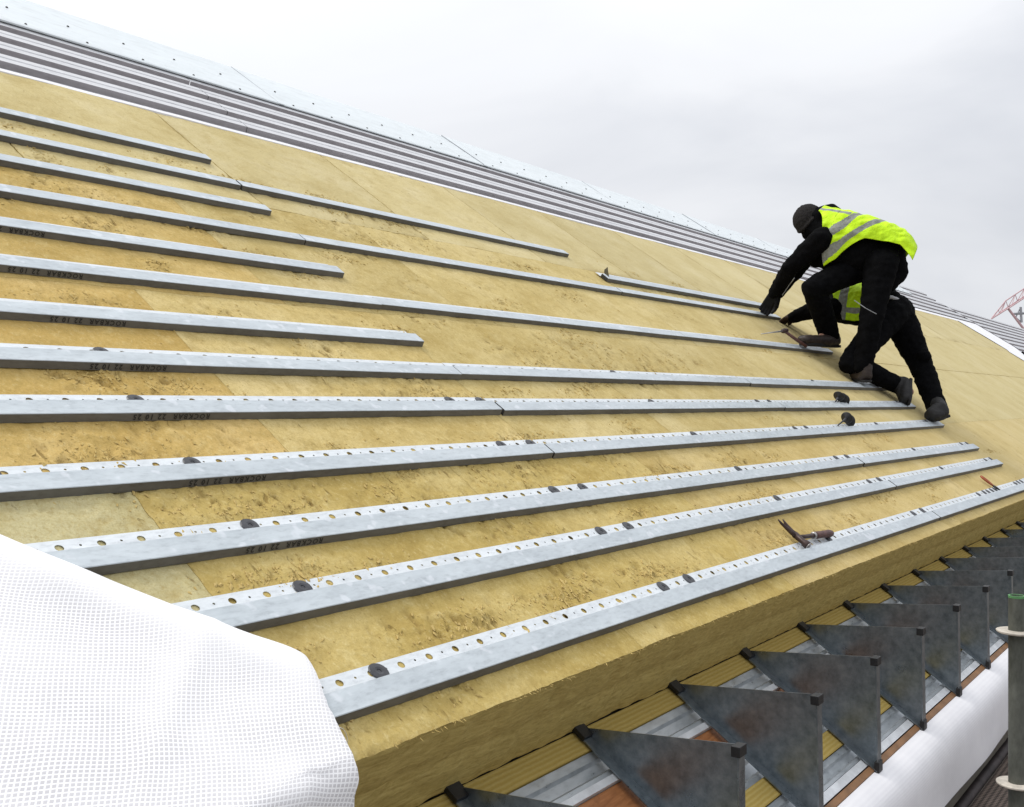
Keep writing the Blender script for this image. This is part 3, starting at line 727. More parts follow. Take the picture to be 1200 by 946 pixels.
# ------------------------------------------------------------------ scaffold at the right
px_, py_ = 3.685, .672
sc = empty('scaffold', Matrix.Translation((px_, py_, 0)), 'weathered scaffold with a tall tube standing at the right edge', 'scaffold')
def skid(geo, name, m, smooth=False):
    o = geo.make(name, m, None, None, smooth); o.parent = sc; o.matrix_parent_inverse = sc.matrix_world.inverted(); return o
for x in (px_ - 2.57, px_, px_ + 2.57, px_ + 5.14):
    G = Geo(); top = CZ - .635; G.tube([(x, py_, 0), (x, py_, top)], .0255, 20, 0, False)
    G.tube([(x, py_, top), (x, py_, top - .35)], .0215, 20, 0, False); skid(G, 'standard', M['pole'], True)
    G = Geo(); ring = [(x, py_, top)] ; K = 24
    G.loops([[(x + r_ * math.cos(6.2832 * q / K), py_ + r_ * math.sin(6.2832 * q / K), z_) for q in range(K)] for r_, z_ in ((.0255, top - .006), (.0262, top - .006), (.0262, top + .0015), (.0215, top + .0015), (.0215, top - .006))], True, False, False)
    skid(G, 'tube_rim', M['green'])
    for z_ in (CZ - .752, CZ - 1.252, CZ - 1.752, CZ - 2.252):
        G = Geo(); K = 32
        G.loops([[(x + r_ * math.cos(6.2832 * q / K), py_ + r_ * math.sin(6.2832 * q / K), zz) for q in range(K)] for r_, zz in ((.026, z_ - .004), (.058, z_ - .0045), (.0625, z_ - .001), (.0625, z_ + .003), (.058, z_ + .004), (.026, z_ + .0045))], True, False, False)
        ro = skid(G, 'rosette', M['rosette'])
        for q in range(8):
            a = 6.2832 * q / 8; G = Geo(); c = Vector((x + .044 * math.cos(a), py_ + .044 * math.sin(a), z_ + .0046))
            G.loops([[c + Vector((.009 * math.cos(6.2832 * u / 8), .009 * math.sin(6.2832 * u / 8), 0)) for u in range(8)], [c + Vector((.009 * math.cos(6.2832 * u / 8), .009 * math.sin(6.2832 * u / 8), .0006)) for u in range(8)]])
            h = G.make('rosette_hole', M['hole_dark']); h.parent = ro; h.matrix_parent_inverse = sc.matrix_world.inverted()
for (y0, y1) in ((-.62, -.31), (-.30, .01), (.02, .33), (.34, .60), (.735, .90)):
    for x in (px_ - 2.57, px_, px_ + 2.57):
        G = Geo(); G.box(x + .05, x + 2.52, y0, y1, CZ - 1.56, CZ - 1.50); skid(G, 'deck_board', M['deckmesh'])
for (yy, zz, rr) in ((.70, CZ - 1.585, .024), (.925, CZ - 1.50, .020), (.965, CZ - 1.46, .016)):
    G = Geo(); G.tube([(-1.5, yy, zz), (12, yy, zz)], rr, 14); skid(G, 'ledger', M['dark_metal'], True)
for x in (px_ - 2.57, px_, px_ + 2.57, px_ + 5.14):
    G = Geo(); G.tube([(x, -.72, CZ - 1.60), (x, .98, CZ - 1.60)], .022, 14); skid(G, 'transom', M['pole'], True)
    G = Geo(); G.tube([(x, -.72, 0), (x, -.72, CZ + .4)], .024, 16); skid(G, 'standard', M['pole'], True)

# ------------------------------------------------------------------ tools
def RMAT(s, t, w, yaw=0): return roof_matrix(s, t, w, yaw)
def claw_hammer(mat4, label, hl=.27, pick=False):
    e = empty('hammer', mat4, label, 'hammer')
    # local: handle along +x from the head at the origin, head along y (poll -y, claw +y), z up
    G = Geo(); G.tube([(.0, 0, .014), (.06, 0, .014), (.11, 0, .015), (hl * .5, 0, .016)], [.0085, .008, .0085, .011], 12); kid(G, 'handle', M['tool_brown'], e, True)
    G = Geo(); G.tube([(hl * .47, 0, .016), (hl * .52, 0, .016), (hl * .72, .001, .017), (hl * .93, .002, .017), (hl, .002, .017)], [.0125, .0142, .0135, .0155, .012], 12); kid(G, 'grip', M['tool_grip'], e, True)
    G = Geo(); G.tube([(hl * .45, 0, .016), (hl * .475, 0, .016)], .0135, 12); kid(G, 'collar', M['tool_steel'], e, True)
    G = Geo(); G.tube([(0, -.052, .016), (0, -.046, .016), (0, -.034, .016), (0, -.026, .016), (0, .014, .016)], [.0135, .0148, .0140, .0105, .0125], 14); kid(G, 'head', M['tool_brown'], e, True)
    G = Geo(); G.tube([(0, -.0545, .016), (0, -.0515, .016)], .0135, 14); kid(G, 'face', M['tool_steel'], e, True)
    if pick:
        G = Geo(); G.tube([(0, .01, .016), (-.005, .07, .017), (-.01, .15, .016)], [.007, .0045, .002], 8); kid(G, 'spike', M['tool_steel'], e, True)
    else:
        for sx in (-1, 1):
            G = Geo(); G.tube([(sx * .004, .008, .016), (sx * .006 - .004, .028, .018), (sx * .010 - .010, .046, .022), (sx * .015 - .020, .064, .028), (sx * .018 - .028, .078, .035)], [.0095, .0085, .007, .005, .0022], 8); kid(G, 'claw', M['tool_brown'], e, True)
    return e
claw_hammer(roof_matrix(3.565, .092, .006, R(-6)), 'brown claw hammer lying on the perforated edge of the lowest rail', .285)

def fixing(mat4, label, ln):
    e = empty('insulation_fixing', mat4, label, 'fixing', 'black plastic fixings left on the rails')
    K = 18; G = Geo(); G.loops([[(z, r_ * math.cos(6.2832 * q / K), r_ * math.sin(6.2832 * q / K)) for q in range(K)] for r_, z in ((.031, .0), (.034, .003), (.031, .007), (.016, .011), (.009, .024))]); kid(G, 'disc', M['black'], e, True)
    G = Geo(); G.tube([(.018, 0, 0), (.03, 0, 0), (ln, 0, 0)], [.0085, .006, .0035], 10); kid(G, 'stem', M['washer'], e, True)
    return e
def fix_at(s, t, w, dirv, label, ln):
    x = Vector(dirv).normalized(); x = RB @ x; z = WV - x * WV.dot(x); z.normalize(); y = z.cross(x)
    m = Matrix((x, y, z)).transposed().to_4x4(); m.translation = rp(s, t, w); fixing(m, label, ln)
fix_at(6.12, .985, .050, (-.75, -.25, -.42), 'black plastic fixing, upright leftmost of the three on the higher rail', .09)
fix_at(6.185, .978, .040, (-.9, -.1, -.30), 'black plastic fixing in the middle of the trio on the higher rail', .08)
fix_at(6.235, .972, .030, (-.9, .15, -.22), 'black plastic fixing lying rightmost of the trio on the higher rail', .07)
fix_at(5.705, .760, .052, (-.92, -.12, -.28), 'black plastic fixing with a long stem pointing left on the lower rail', .135)
fix_at(5.775, .752, .034, (-.85, .2, -.18), 'black plastic fixing on the lower rail tucked right of the long stemmed one', .07)

e = empty('pliers', roof_matrix(6.70, .062, .010, R(100)), 'small orange handled pliers lying on the far end of the lowest rail', 'pliers')
for sy in (-1, 1):
    G = Geo(); G.tube([(0, 0, .006), (.025, sy * .012, .008), (.05, sy * .018, .011), (.080, sy * .015, .014), (.092, sy * .006, .015)], [.005, .0055, .006, .006, .005], 8); kid(G, 'handle', M['orange'], e, True)
    G = Geo(); G.tube([(.004, sy * .003, .006), (-.02, sy * .006, .006), (-.055, sy * .001, .006)], [.006, .006, .002], 8); kid(G, 'jaw', M['black'], e, True)

# ------------------------------------------------------------------ distant crane jib
cb = Vector((92.19, 18.46, 16.17)); ct = Vector((95.33, 14.25, 19.65))
cr = empty('crane', Matrix.Translation((cb.x + 14, cb.y - 26, 0)), 'distant red lattice crane jib beyond the far end of the roof', 'crane')
def ckid(geo, name, m):
    o = geo.make(name, m); o.parent = cr; o.matrix_parent_inverse = cr.matrix_world.inverted(); return o
dirj = (ct - cb); Lj = dirj.length; dj = dirj.normalized(); up = Vector((0, 0, 1)); sd = dj.cross(up).normalized(); un_ = sd.cross(dj).normalized()
tip = cb - dj * 1.0; endj = cb + dj * 14
G = Geo(); nb = 16
def jp(k, a, b): f_ = min(1, k / 2); return tip + dj * (.6 + 15 * k / nb) + sd * a * f_ + un_ * b * f_
for (a, b) in ((-.3, 0), (.3, 0), (0, .6)):
    G.tube([jp(0, 0, 0)] + [jp(k, a, b) for k in range(1, nb + 1)], .05, 6)
ckid(G, 'jib_chord', M['crane_red_hazed'])
G = Geo()
for k in range(1, nb):
    G.tube([jp(k, -.3, 0), jp(k + 1, 0, .6)], .028, 5); G.tube([jp(k, .3, 0), jp(k + 1, 0, .6)], .028, 5); G.tube([jp(k, -.3, 0), jp(k + 1, .3, 0)], .028, 5); G.tube([jp(k, 0, .6), jp(k, -.3, 0)], .028, 5)
ckid(G, 'lattice_bracing', M['crane_red_hazed'])
q1 = Vector((92.83, 17.61, 16.88)); q2 = Vector((93.51, 16.70, 15.39))
G = Geo(); G.tube([q1, q1 + (q2 - q1) * 3], .10, 8); ckid(G, 'strut', M['crane_red_hazed'])
G = Geo(); c1 = Vector((94.13, 17.53, 16.47)); c2 = Vector((94.91, 16.49, 16.54)); G.tube([c1, c2], .10, 6); c3 = Vector((94.56, 16.95, 17.05)); c4 = Vector((94.61, 16.89, 15.75)); G.tube([c3, c4], .10, 6)
G.tube([c1, c4], .05, 6); G.tube([c3, c1 + (c4 - c1) * .4], .05, 6); ckid(G, 'grey_frame', M['crane_grey'])
G = Geo(); mb = endj; 
for (a, b) in ((-.8, -.8), (.8, -.8), (.8, .8), (-.8, .8)): G.tube([(mb.x + a, mb.y + b, 0), (mb.x + a, mb.y + b, mb.z + 2)], .12, 6)
for k in range(12):
    z0 = k * (mb.z + 2) / 12; z1 = (k + 1) * (mb.z + 2) / 12; G.tube([(mb.x - .8, mb.y - .8, z0), (mb.x + .8, mb.y - .8, z1)], .06, 5); G.tube([(mb.x + .8, mb.y + .8, z0), (mb.x - .8, mb.y + .8, z1)], .06, 5); G.tube([(mb.x - .8, mb.y + .8, z0), (mb.x - .8, mb.y - .8, z1)], .06, 5); G.tube([(mb.x + .8, mb.y - .8, z0), (mb.x + .8, mb.y + .8, z1)], .06, 5)
ckid(G, 'mast', M['crane_red_hazed'])

# ------------------------------------------------------------------ the two workers
def remesh(geo, name, m, parent, voxel=.01, smooth=6, wr=0.0, wscale=14, seed=0):
    me = bpy.data.meshes.new(name); me.from_pydata([tuple(v) for v in geo.v], [], geo.f); me.update()
    o = bpy.data.objects.new(name, me); C.objects.link(o)
    r_ = o.modifiers.new('r', 'REMESH'); r_.mode = 'VOXEL'; r_.voxel_size = voxel; r_.use_smooth_shade = True
    s_ = o.modifiers.new('s', 'SMOOTH'); s_.iterations = smooth; s_.factor = .5
    bpy.context.view_layer.update()
    m2 = bpy.data.meshes.new_from_object(o.evaluated_get(bpy.context.evaluated_depsgraph_get()))
    bpy.data.objects.remove(o); m2.name = name
    if wr:
        nv = [v.normal.copy() for v in m2.vertices]
        for v, nn in zip(m2.vertices, nv):
            c = v.co; k = noise.noise(Vector((c.x * wscale, c.y * wscale, c.z * wscale * 1.9 + seed))) + .5 * noise.noise(Vector((c.x * wscale * 2.3, c.y * wscale * 2.3, c.z * wscale * 3.6 + seed)))
            v.co = c + nn * k * wr
    m2.materials.clear(); m2.materials.append(m)
    m2.polygons.foreach_set('use_smooth', [True] * len(m2.polygons)); m2.update()
    o = bpy.data.objects.new(name, m2); C.objects.link(o)
    if parent: o.parent = parent; o.matrix_parent_inverse = parent.matrix_world.inverted()
    return o
def chain(G, pts):
    for (p, r0_), (q, r1_) in zip(pts[:-1], pts[1:]): G.capsule(p, r0_, q, r1_)
def hand_geo(G, wrist, knuck, palm_n, side, curl, grow=0.0):
    """palm from wrist to knuckles, five fingers; palm_n = direction the palm faces, side=+1/-1 = thumb side"""
    d = (knuck - wrist); L = d.length; d.normalize(); n_ = (palm_n - d * palm_n.dot(d)).normalized(); b = d.cross(n_) * side
    for k in range(4):
        off = b * (.030 - .020 * k); G.capsule(wrist + off * .55, .016 + grow, knuck + off, .0125 + grow)
    for k, ln in enumerate((.070, .080, .074, .058)):
        off = b * (.030 - .020 * k) * 1.05; p = knuck + off; dirn = d.copy(); sp = b * (.10 - .07 * k)
        dirn = (dirn + sp).normalized(); r0_ = .0095 + grow
        for f_, cu in ((.45, curl), (.32, curl * 1.3), (.23, curl)):
            dirn = (dirn * math.cos(cu) + n_ * math.sin(cu)).normalized(); q = p + dirn * ln * f_; G.capsule(p, r0_, q, r0_ - .0008); p = q; r0_ -= .0008
    p = wrist + d * .025 + b * .024; dirn = (d * .62 + b * .72 + n_ * .35).normalized(); q = p + dirn * .042; G.capsule(p, .0135 + grow, q, .0115 + grow); q2 = q + (d * .85 + b * .3 + n_ * .35).normalized() * .032; G.capsule(q, .0115 + grow, q2, .009 + grow)
def head_geo(G, c, fwd, upv):
    rt = fwd.cross(upv).normalized(); upv = rt.cross(fwd).normalized()
    G.ellipsoid(c + upv * .02 - fwd * .008, rt * .076, fwd * .096, upv * .108)
    G.ellipsoid(c + fwd * .022 - upv * .055, rt * .058, fwd * .068, upv * .068)
    G.capsule(c + fwd * .088 + upv * .012, .009, c + fwd * .106 - upv * .022, .014)        # nose
    G.capsule(c + fwd * .078 - upv * .060 - rt * .018, .010, c + fwd * .078 - upv * .060 + rt * .018, .010)   # mouth
    G.capsule(c + fwd * .068 - upv * .100, .018, c + fwd * .060 - upv * .098, .018)           # chin
    for s_ in (-1, 1):
        G.capsule(c + rt * s_ * .030 + fwd * .080 + upv * .030, .010, c + rt * s_ * .052 + fwd * .070 + upv * .028, .009)   # brow
        G.ellipsoid(c + rt * s_ * .078 - fwd * .005 - upv * .005, rt * .012, fwd * .020, upv * .032, 10, 8)                 # ear
def boot(parent, ankle, knee, heel, toe, upv, m, name='boot'):
    d = (toe - heel).normalized(); sd_ = d.cross(upv).normalized(); un__ = sd_.cross(d).normalized(); G = Geo()
    G.capsule(ankle + (knee - ankle).normalized() * .05, .060, heel + un__ * .055 + d * .045, .047)
    for k in (-1, 1):
        G.capsule(heel + un__ * .042 + d * .045 + sd_ * .012 * k, .038, heel + un__ * .040 + d * .15 + sd_ * .020 * k, .040)
        G.capsule(heel + un__ * .040 + d * .15 + sd_ * .020 * k, .040, toe + un__ * .036 - d * .038 + sd_ * .016 * k, .034)
    G.capsule(heel + un__ * .075 + d * .06, .045, heel + un__ * .06 + d * .16, .036)
    o = remesh(G, name, m, parent, .007, 4, .0022, 40)
    G = Geo(); ring = []
    for (x, wv) in ((-.004, .022), (.02, .036), (.09, .034), (.17, .046), (.23, .044), (.27, .030), (.287, .012)):
        ring.append((x, wv))
    L = (toe - heel).length / .287
    loop = [heel + d * x * L + sd_ * wv for x, wv in ring] + [heel + d * x * L - sd_ * wv for x, wv in reversed(ring)]
    G.loops([[p - un__ * .004 for p in loop], [p + un__ * .014 for p in loop]])
    so = G.make('sole', M['sole']); so.parent = o; so.matrix_parent_inverse = parent.matrix_world.inverted(); bevel(so, .003)
    return o
def vest(parent, spine, ups, rad, pmin, pmax, tape_fn, hem_drop, name='hi_vis_vest', seed=0):
    """loft round the spine from neck (v=0) to hem (v=1): pmin/pmax give the angular cover in degrees at v"""
    nv, nph = 130, 150; V = []; F = []; T = []
    def samp(arr, v):
        x = v * (len(arr) - 1); k = min(int(x), len(arr) - 2); f_ = x - k; f2 = f_ * f_ * (3 - 2 * f_) if not isinstance(arr[0], (int, float)) else f_
        return arr[k] * (1 - f_) + arr[k + 1] * f_
    for i in range(nv + 1):
        v = i / nv; c = samp(spine, v); u = samp(ups, v).normalized()
        ax = (samp(spine, min(1, v + .03)) - samp(spine, max(0, v - .03))).normalized(); sd_ = ax.cross(u).normalized(); u = sd_.cross(ax).normalized()
        ru, rs = samp(rad[0], v), samp(rad[1], v); lo_, hi_ = pmin(v), pmax(v)
        for j in range(nph + 1):
            ph = lo_ + (hi_ - lo_) * j / nph; a = R(ph)
            wv = .010 * noise.noise(Vector((v * 7 + seed, a * 2.0, 1))) + .008 * noise.noise(Vector((v * 15 + a * 2, a * 4 + seed, 3)))
            flare = .03 * max(0, v - .85) / .15
            p = c + (u * math.cos(a) * (ru + wv + flare) + sd_ * math.sin(a) * (rs + wv + flare))
            ov = max(0, abs(ph) - 100) / 50
            if ov > 0: p = p + Vector((0, 0, -.10 * ov * ov)) + sd_ * math.copysign(.05 * ov, ph)
            if hem_drop: p = p + Vector((0, 0, -hem_drop * max(0, (v - .86) / .14) ** 1.5)) 
            V.append(p); T.append(tape_fn(v, ph))
    for i in range(nv):
        for j in range(nph): a = i * (nph + 1) + j; F.append((a, a + 1, a + nph + 2, a + nph + 1))
    o = mesh(name, V, F, M['vest'], smooth=True); o.parent = parent; o.matrix_parent_inverse = parent.matrix_world.inverted()
    at = o.data.attributes.new('tape', 'FLOAT', 'POINT'); at.data.foreach_set('value', T)
    sm = o.modifiers.new('solid', 'SOLIDIFY'); sm.thickness = .004; sm.offset = 1
    return o
UPZ = Vector((0, 0, 1)); FW = Vector((math.cos(AZ), math.sin(AZ), 0)); RT = Vector((math.sin(AZ), -math.cos(AZ), 0))

def worker_parts(J, name_label, seed):
    body = Geo()
    chain(body, [(J['pel'], .11), (J['bel'], .105), (J['chest'], .12), (J['neck'], .065)]); chain(body, [(J['neck'], .055), (J['head'], .055)])
    chain(body, [(J['shl'], .055), (J['chest'], .09), (J['shr'], .055)]); chain(body, [(J['hl'], .085), (J['pel'], .10), (J['hr'], .085)])
    for a in 'lr':
        chain(body, [(J['sh' + a], .052), (J['el' + a], .040), (J['wr' + a], .027)])
        chain(body, [(J['h' + a], .080), (J['kn' + a], .052), (J['an' + a], .036)]); chain(body, [(J['an' + a], .036), (J['toe' + a] * .6 + J['heel' + a] * .4 + UPZ * .02, .028)])
        hand_geo(body, J['wr' + a], J['kk' + a], J['pn' + a], J['ts' + a], J['cu' + a])
    head_geo(body, J['head'], J['face'], J['hup'])
    o = remesh(body, 'person', M['skin'], None, .0075, 3)
    return o
def lerp(a, b, f_): return a * (1 - f_) + b * f_

# --- worker bending over the rails
J1 = dict(pel=rp(7.356, 1.639, 0.810), bel=rp(7.282, 1.794, 0.803), chest=rp(7.241, 1.956, 0.763), neck=rp(7.231, 2.098, 0.768), head=rp(7.229, 2.183, 0.771),
    shl=rp(7.038, 1.969, 0.713), shr=rp(7.410, 2.128, 0.765), ell=rp(7.044, 2.055, 0.438), elr=rp(7.314, 2.121, 0.404), wrl=rp(7.243, 2.137, 0.198), wrr=rp(7.377, 2.161, 0.196),
    kkl=rp(7.293, 2.150, 0.098), kkr=rp(7.404, 2.145, 0.104),
    hl=rp(7.227, 1.567, 0.752), hr=rp(7.407, 1.709, 0.736), knl=rp(7.103, 1.367, 0.400), knr=rp(6.967, 1.799, 0.411), anl=rp(7.112, 1.242, 0.118), anr=rp(7.311, 1.648, 0.177),
    heell=rp(7.072, 1.146, 0.061), toel=rp(7.221, 1.270, 0.002), heelr=rp(7.377, 1.550, 0.104), toer=rp(6.962, 1.654, 0.038))
J1['pnl'] = -WV; J1['pnr'] = -WV; J1['tsl'] = -1; J1['tsr'] = 1; J1['cul'] = R(18); J1['cur'] = R(18)
J1['face'] = (-RT * .50 + FW * .12 - UPZ * .85).normalized(); J1['hup'] = (-RT * .82 + UPZ * .55).normalized()
p1 = worker_parts(J1, '', 1)
tag(p1, 'worker in black with a yellow hi-vis vest bending over to lay a rail', 'person')
J = J1; G = Geo()
chain(G, [(J['hl'] , .118), (lerp(J['hl'], J['knl'], .5), .098), (J['knl'], .078), (lerp(J['knl'], J['anl'], .5), .074), (J['anl'] + UPZ * .01, .068)])
chain(G, [(J['hr'], .118), (lerp(J['hr'], J['knr'], .5), .104), (J['knr'], .080), (lerp(J['knr'], J['anr'], .5), .080), (J['anr'] - UPZ * .035, .074)])
chain(G, [(J['hl'], .12), (J['pel'] + UPZ * .02, .125), (J['hr'], .12)]); chain(G, [(J['pel'], .135), (J['bel'], .125)])
remesh(G, 'trousers', M['trouser'], p1, .010, 5, .007, 13, 3)
G = Geo()
chain(G, [(rp(7.313, 1.697, 0.792), .145), (rp(7.261, 1.812, 0.776), .150), (J['chest'] - UPZ * .015, .150), (rp(7.253, 2.063, 0.769), .10)])
chain(G, [(rp(7.235, 1.744, 0.735), .125), (rp(7.203, 1.911, 0.665), .135), (rp(7.180, 1.981, 0.595), .085)])       # loose belly of the jacket
chain(G, [(rp(7.377, 1.615, 0.826), .13), (rp(7.382, 1.520, 0.756), .10), (rp(7.320, 1.491, 0.683), .075)])              # seat hem
chain(G, [(J['shl'], .088), (J['chest'], .12), (J['shr'], .088)])
for a in 'lr': chain(G, [(J['sh' + a], .086), (lerp(J['sh' + a], J['el' + a], .6), .072), (J['el' + a], .064), (lerp(J['el' + a], J['wr' + a], .6), .052), (J['wr' + a], .046)])
chain(G, [(J['neck'], .085), (lerp(J['neck'], J['head'], .6), .082)]); G.ellipsoid(rp(7.291, 2.113, 0.874), RT * .07, FW * .10, UPZ * .045)   # hood
G.ellipsoid(rp(7.245, 2.154, 0.796), RT * .085, FW * .115, UPZ * .100); chain(G, [(rp(7.236, 2.125, 0.761), .10), (rp(7.237, 2.044, 0.763), .12)])
chain(G, [(rp(7.274, 2.179, 0.871), .04), (rp(7.322, 2.129, 0.912), .045), (rp(7.335, 2.063, 0.907), .04)])
remesh(G, 'jacket', M['cloth'], p1, .010, 5, .008, 12, 8)
for a in 'lr':
    G = Geo(); hand_geo(G, J['wr' + a], J['kk' + a], J['pn' + a], J['ts' + a], J['cu' + a], .0028); G.capsule(J['wr' + a], .032, lerp(J['wr' + a], J['el' + a], .12), .036)
    remesh(G, 'glove', M['glove'], p1, .0048, 2)
boot(p1, J['anl'], J['knl'], J['heell'], J['toel'], UPZ, M['boot']); boot(p1, J['anr'], J['knr'], J['heelr'], J['toer'], UPZ, M['boot'])
G = Geo(); c = J['head']; fw = J['face']; hu = J['hup']; rt = fw.cross(hu).normalized(); hu = rt.cross(fw).normalized()
G.ellipsoid(c + hu * .028 - fw * .006, rt * .090, fw * .112, hu * .106); G.ellipsoid(c - fw * .03 - hu * .015, rt * .094, fw * .085, hu * .10)
G.capsule(c + hu * .038 + fw * .072 - rt * .04, .022, c + hu * .038 + fw * .072 + rt * .04, .022)
rim_ = [c + hu * (.012 + .02 * math.cos(6.283 * k / 20)) + (fw * math.cos(6.283 * k / 20) * .105 - fw * .004) + rt * math.sin(6.283 * k / 20) * .090 for k in range(21)]
G.tube(rim_, .014, 8)
remesh(G, 'beanie', M['beanie'], p1, .006, 2, .003, 60)
G = Geo(); G.ellipsoid(c - hu * .045 + fw * .034, rt * .084, fw * .096, hu * .090); remesh(G, 'face_shade_cover', M['cloth'], p1, .008, 4, .004, 30)  # added dark cover standing in for the face lost in shade
# vest
sp = [rp(7.216, 2.118, 0.762), rp(7.242, 1.954, 0.792), rp(7.300, 1.800, 0.823), rp(7.356, 1.663, 0.845), rp(7.414, 1.534, 0.856)]
up_ = (UPZ * .92 + RT * .30)
ups = [(UPZ * .9 - RT * .2), (UPZ * .98), (UPZ * .98 + RT * .12), (UPZ * .9 + RT * .35), (UPZ * .7 + RT * .75)]
def tape1(v, ph):
    k = ph / 120.0
    m1 = abs(v - (.42 - .25 * max(k, -.3))) < .036; m2 = abs(v - (.70 - .42 * max(k, -.3))) < .036
    st_ = abs(abs(ph) - 33 - 60 * max(0, v - .12)) < 6.5 and v < .36 - .2 * k
    return 1.0 if (m1 or m2 or st_) else 0.0
def up1(v):   # near-side cover
    if v < .22: return 44 + 108 * (v / .22) ** 1.6
    if v < .50: return 152 - (v - .22) / .28 * 58
    return 94 - (v - .50) / .50 * 14
vest(p1, sp, ups, ([.152, .176, .184, .184, .175], [.17, .218, .222, .214, .198]), lambda v: -100 if v > .2 else -55, up1, tape1, .10)
G = Geo(); G.tube([rp(6.966, 1.956, 0.402), rp(7.118, 2.021, 0.325), rp(7.194, 2.054, 0.227)], .0028, 6); pi = G.make('sleeve_piping', M['piping']); pi.parent = p1; pi.matrix_parent_inverse = p1.matrix_world.inverted()
G = Geo(); G.tube([rp(6.946, 1.500, 0.490), rp(6.966, 1.413, 0.483), rp(7.036, 1.348, 0.481)], .0030, 6); pi = G.make('trouser_piping', M['piping']); pi.parent = p1; pi.matrix_parent_inverse = p1.matrix_world.inverted()

# --- worker kneeling behind
J2 = dict(pel=rp(7.737, 1.472, 0.492), bel=rp(7.698, 1.603, 0.440), chest=rp(7.664, 1.762, 0.356), neck=rp(7.686, 1.896, 0.308), head=rp(7.722, 1.972, 0.266),
    shl=rp(7.511, 1.774, 0.306), shr=rp(7.801, 1.928, 0.330), ell=rp(7.579, 1.936, 0.200), elr=rp(7.769, 1.976, 0.207), wrl=rp(7.542, 2.019, 0.085), wrr=rp(7.684, 2.059, 0.095), kkl=rp(7.550, 2.061, 0.045), kkr=rp(7.695, 2.097, 0.058),
    hl=rp(7.623, 1.442, 0.443), hr=rp(7.845, 1.475, 0.485), knl=rp(7.133, 1.337, 0.099), knr=rp(7.764, 1.103, 0.281), anl=rp(7.510, 1.061, 0.089), anr=rp(7.586, 0.780, 0.096),
    heell=rp(7.557, 1.032, 0.160), toel=rp(7.388, 0.903, 0.041), heelr=rp(7.545, 0.682, 0.091), toer=rp(7.397, 0.716, 0.026))
J2['pnl'] = -WV; J2['pnr'] = -WV; J2['tsl'] = -1; J2['tsr'] = 1; J2['cul'] = R(20); J2['cur'] = R(20)
J2['face'] = (-RT * .8 + FW * .1 - UPZ * .55).normalized(); J2['hup'] = (-RT * .5 + UPZ * .8).normalized()
p2 = worker_parts(J2, '', 2)
tag(p2, 'worker in black kneeling behind with one leg stretched back down the roof', 'person')
J = J2; G = Geo()
chain(G, [(J['hl'], .125), (lerp(J['hl'], J['knl'], .5), .100), (J['knl'], .084)]); chain(G, [(J['knl'], .082), (lerp(J['knl'], J['anl'], .5), .072), (J['anl'], .062)])
chain(G, [(J['hr'], .130), (lerp(J['hr'], J['knr'], .5), .112), (J['knr'], .088), (lerp(J['knr'], J['anr'], .5), .080), (J['anr'], .070)])
chain(G, [(J['hl'], .128), (J['pel'], .135), (J['hr'], .130)]); chain(G, [(J['pel'], .13), (J['bel'], .13)])
G.ellipsoid(rp(7.699, 1.083, 0.336), RT * .05, FW * .06, UPZ * .06)
remesh(G, 'trousers', M['trouser'], p2, .010, 5, .008, 13, 5)
G = Geo(); chain(G, [(rp(7.717, 1.534, 0.505), .125), (J['bel'], .145), (J['chest'], .145), (J['neck'], .09)]); chain(G, [(J['shl'], .088), (J['chest'], .12), (J['shr'], .088)])
for a in 'lr': chain(G, [(J['sh' + a], .086), (lerp(J['sh' + a], J['el' + a], .6), .078), (J['el' + a], .070), (lerp(J['el' + a], J['wr' + a], .6), .054), (J['wr' + a], .046)])
remesh(G, 'jacket', M['cloth'], p2, .010, 5, .008, 12, 2)
for a in 'lr':
    G = Geo(); hand_geo(G, J['wr' + a], J['kk' + a], J['pn' + a], J['ts' + a], J['cu' + a], .0028); G.capsule(J['wr' + a], .032, lerp(J['wr' + a], J['el' + a], .12), .036)
    remesh(G, 'glove', M['glove_tan'], p2, .0048, 2)
boot(p2, J['anl'], J['knl'], J['heell'], J['toel'], (RT * .9 - UPZ * .1).normalized() * -1, M['sole']); boot(p2, J['anr'], J['knr'], J['heelr'], J['toer'], UPZ, M['sole'])
G = Geo(); c = J['head']; fw = J['face']; hu = J['hup']; rt = fw.cross(hu).normalized(); hu = rt.cross(fw).normalized()
G.ellipsoid(c + hu * .034 - fw * .016, rt * .086, fw * .102, hu * .104); remesh(G, 'beanie', M['beanie'], p2, .007, 4, .003, 40)
sp = [rp(7.666, 1.886, 0.305), rp(7.666, 1.778, 0.355), rp(7.685, 1.681, 0.406), rp(7.705, 1.601, 0.456), rp(7.732, 1.517, 0.517)]
ups = [UPZ * 1, UPZ * 1, UPZ * 1, UPZ * 1 + RT * .15, UPZ * 1 + RT * .3]
def tape2(v, ph): return 1.0 if (abs(v - .30) < .05 or abs(v - .62) < .05) and abs(ph) < 150 or (abs(abs(ph) - 108) < 6 and v < .55) else 0.0
def up2(v):
    if v < .15: return 60
    if v < .30: return 60 + (v - .15) / .15 * 66
    if v < .60: return 126
    return 126 - (v - .60) / .40 * 50
vest(p2, sp, ups, ([.150, .168, .172, .168, .150], [.16, .20, .205, .20, .18]), lambda v: -up2(v), up2, tape2, 0, seed=5)
G = Geo(); G.tube([rp(7.556, 1.539, 0.545), rp(7.580, 1.486, 0.583), rp(7.682, 1.443, 0.586), rp(7.828, 1.428, 0.556)], [.010, .014, .014, .010], 8); pi = G.make('waistband', M['grey_cloth'], None, None, True); pi.parent = p2; pi.matrix_parent_inverse = p2.matrix_world.inverted()

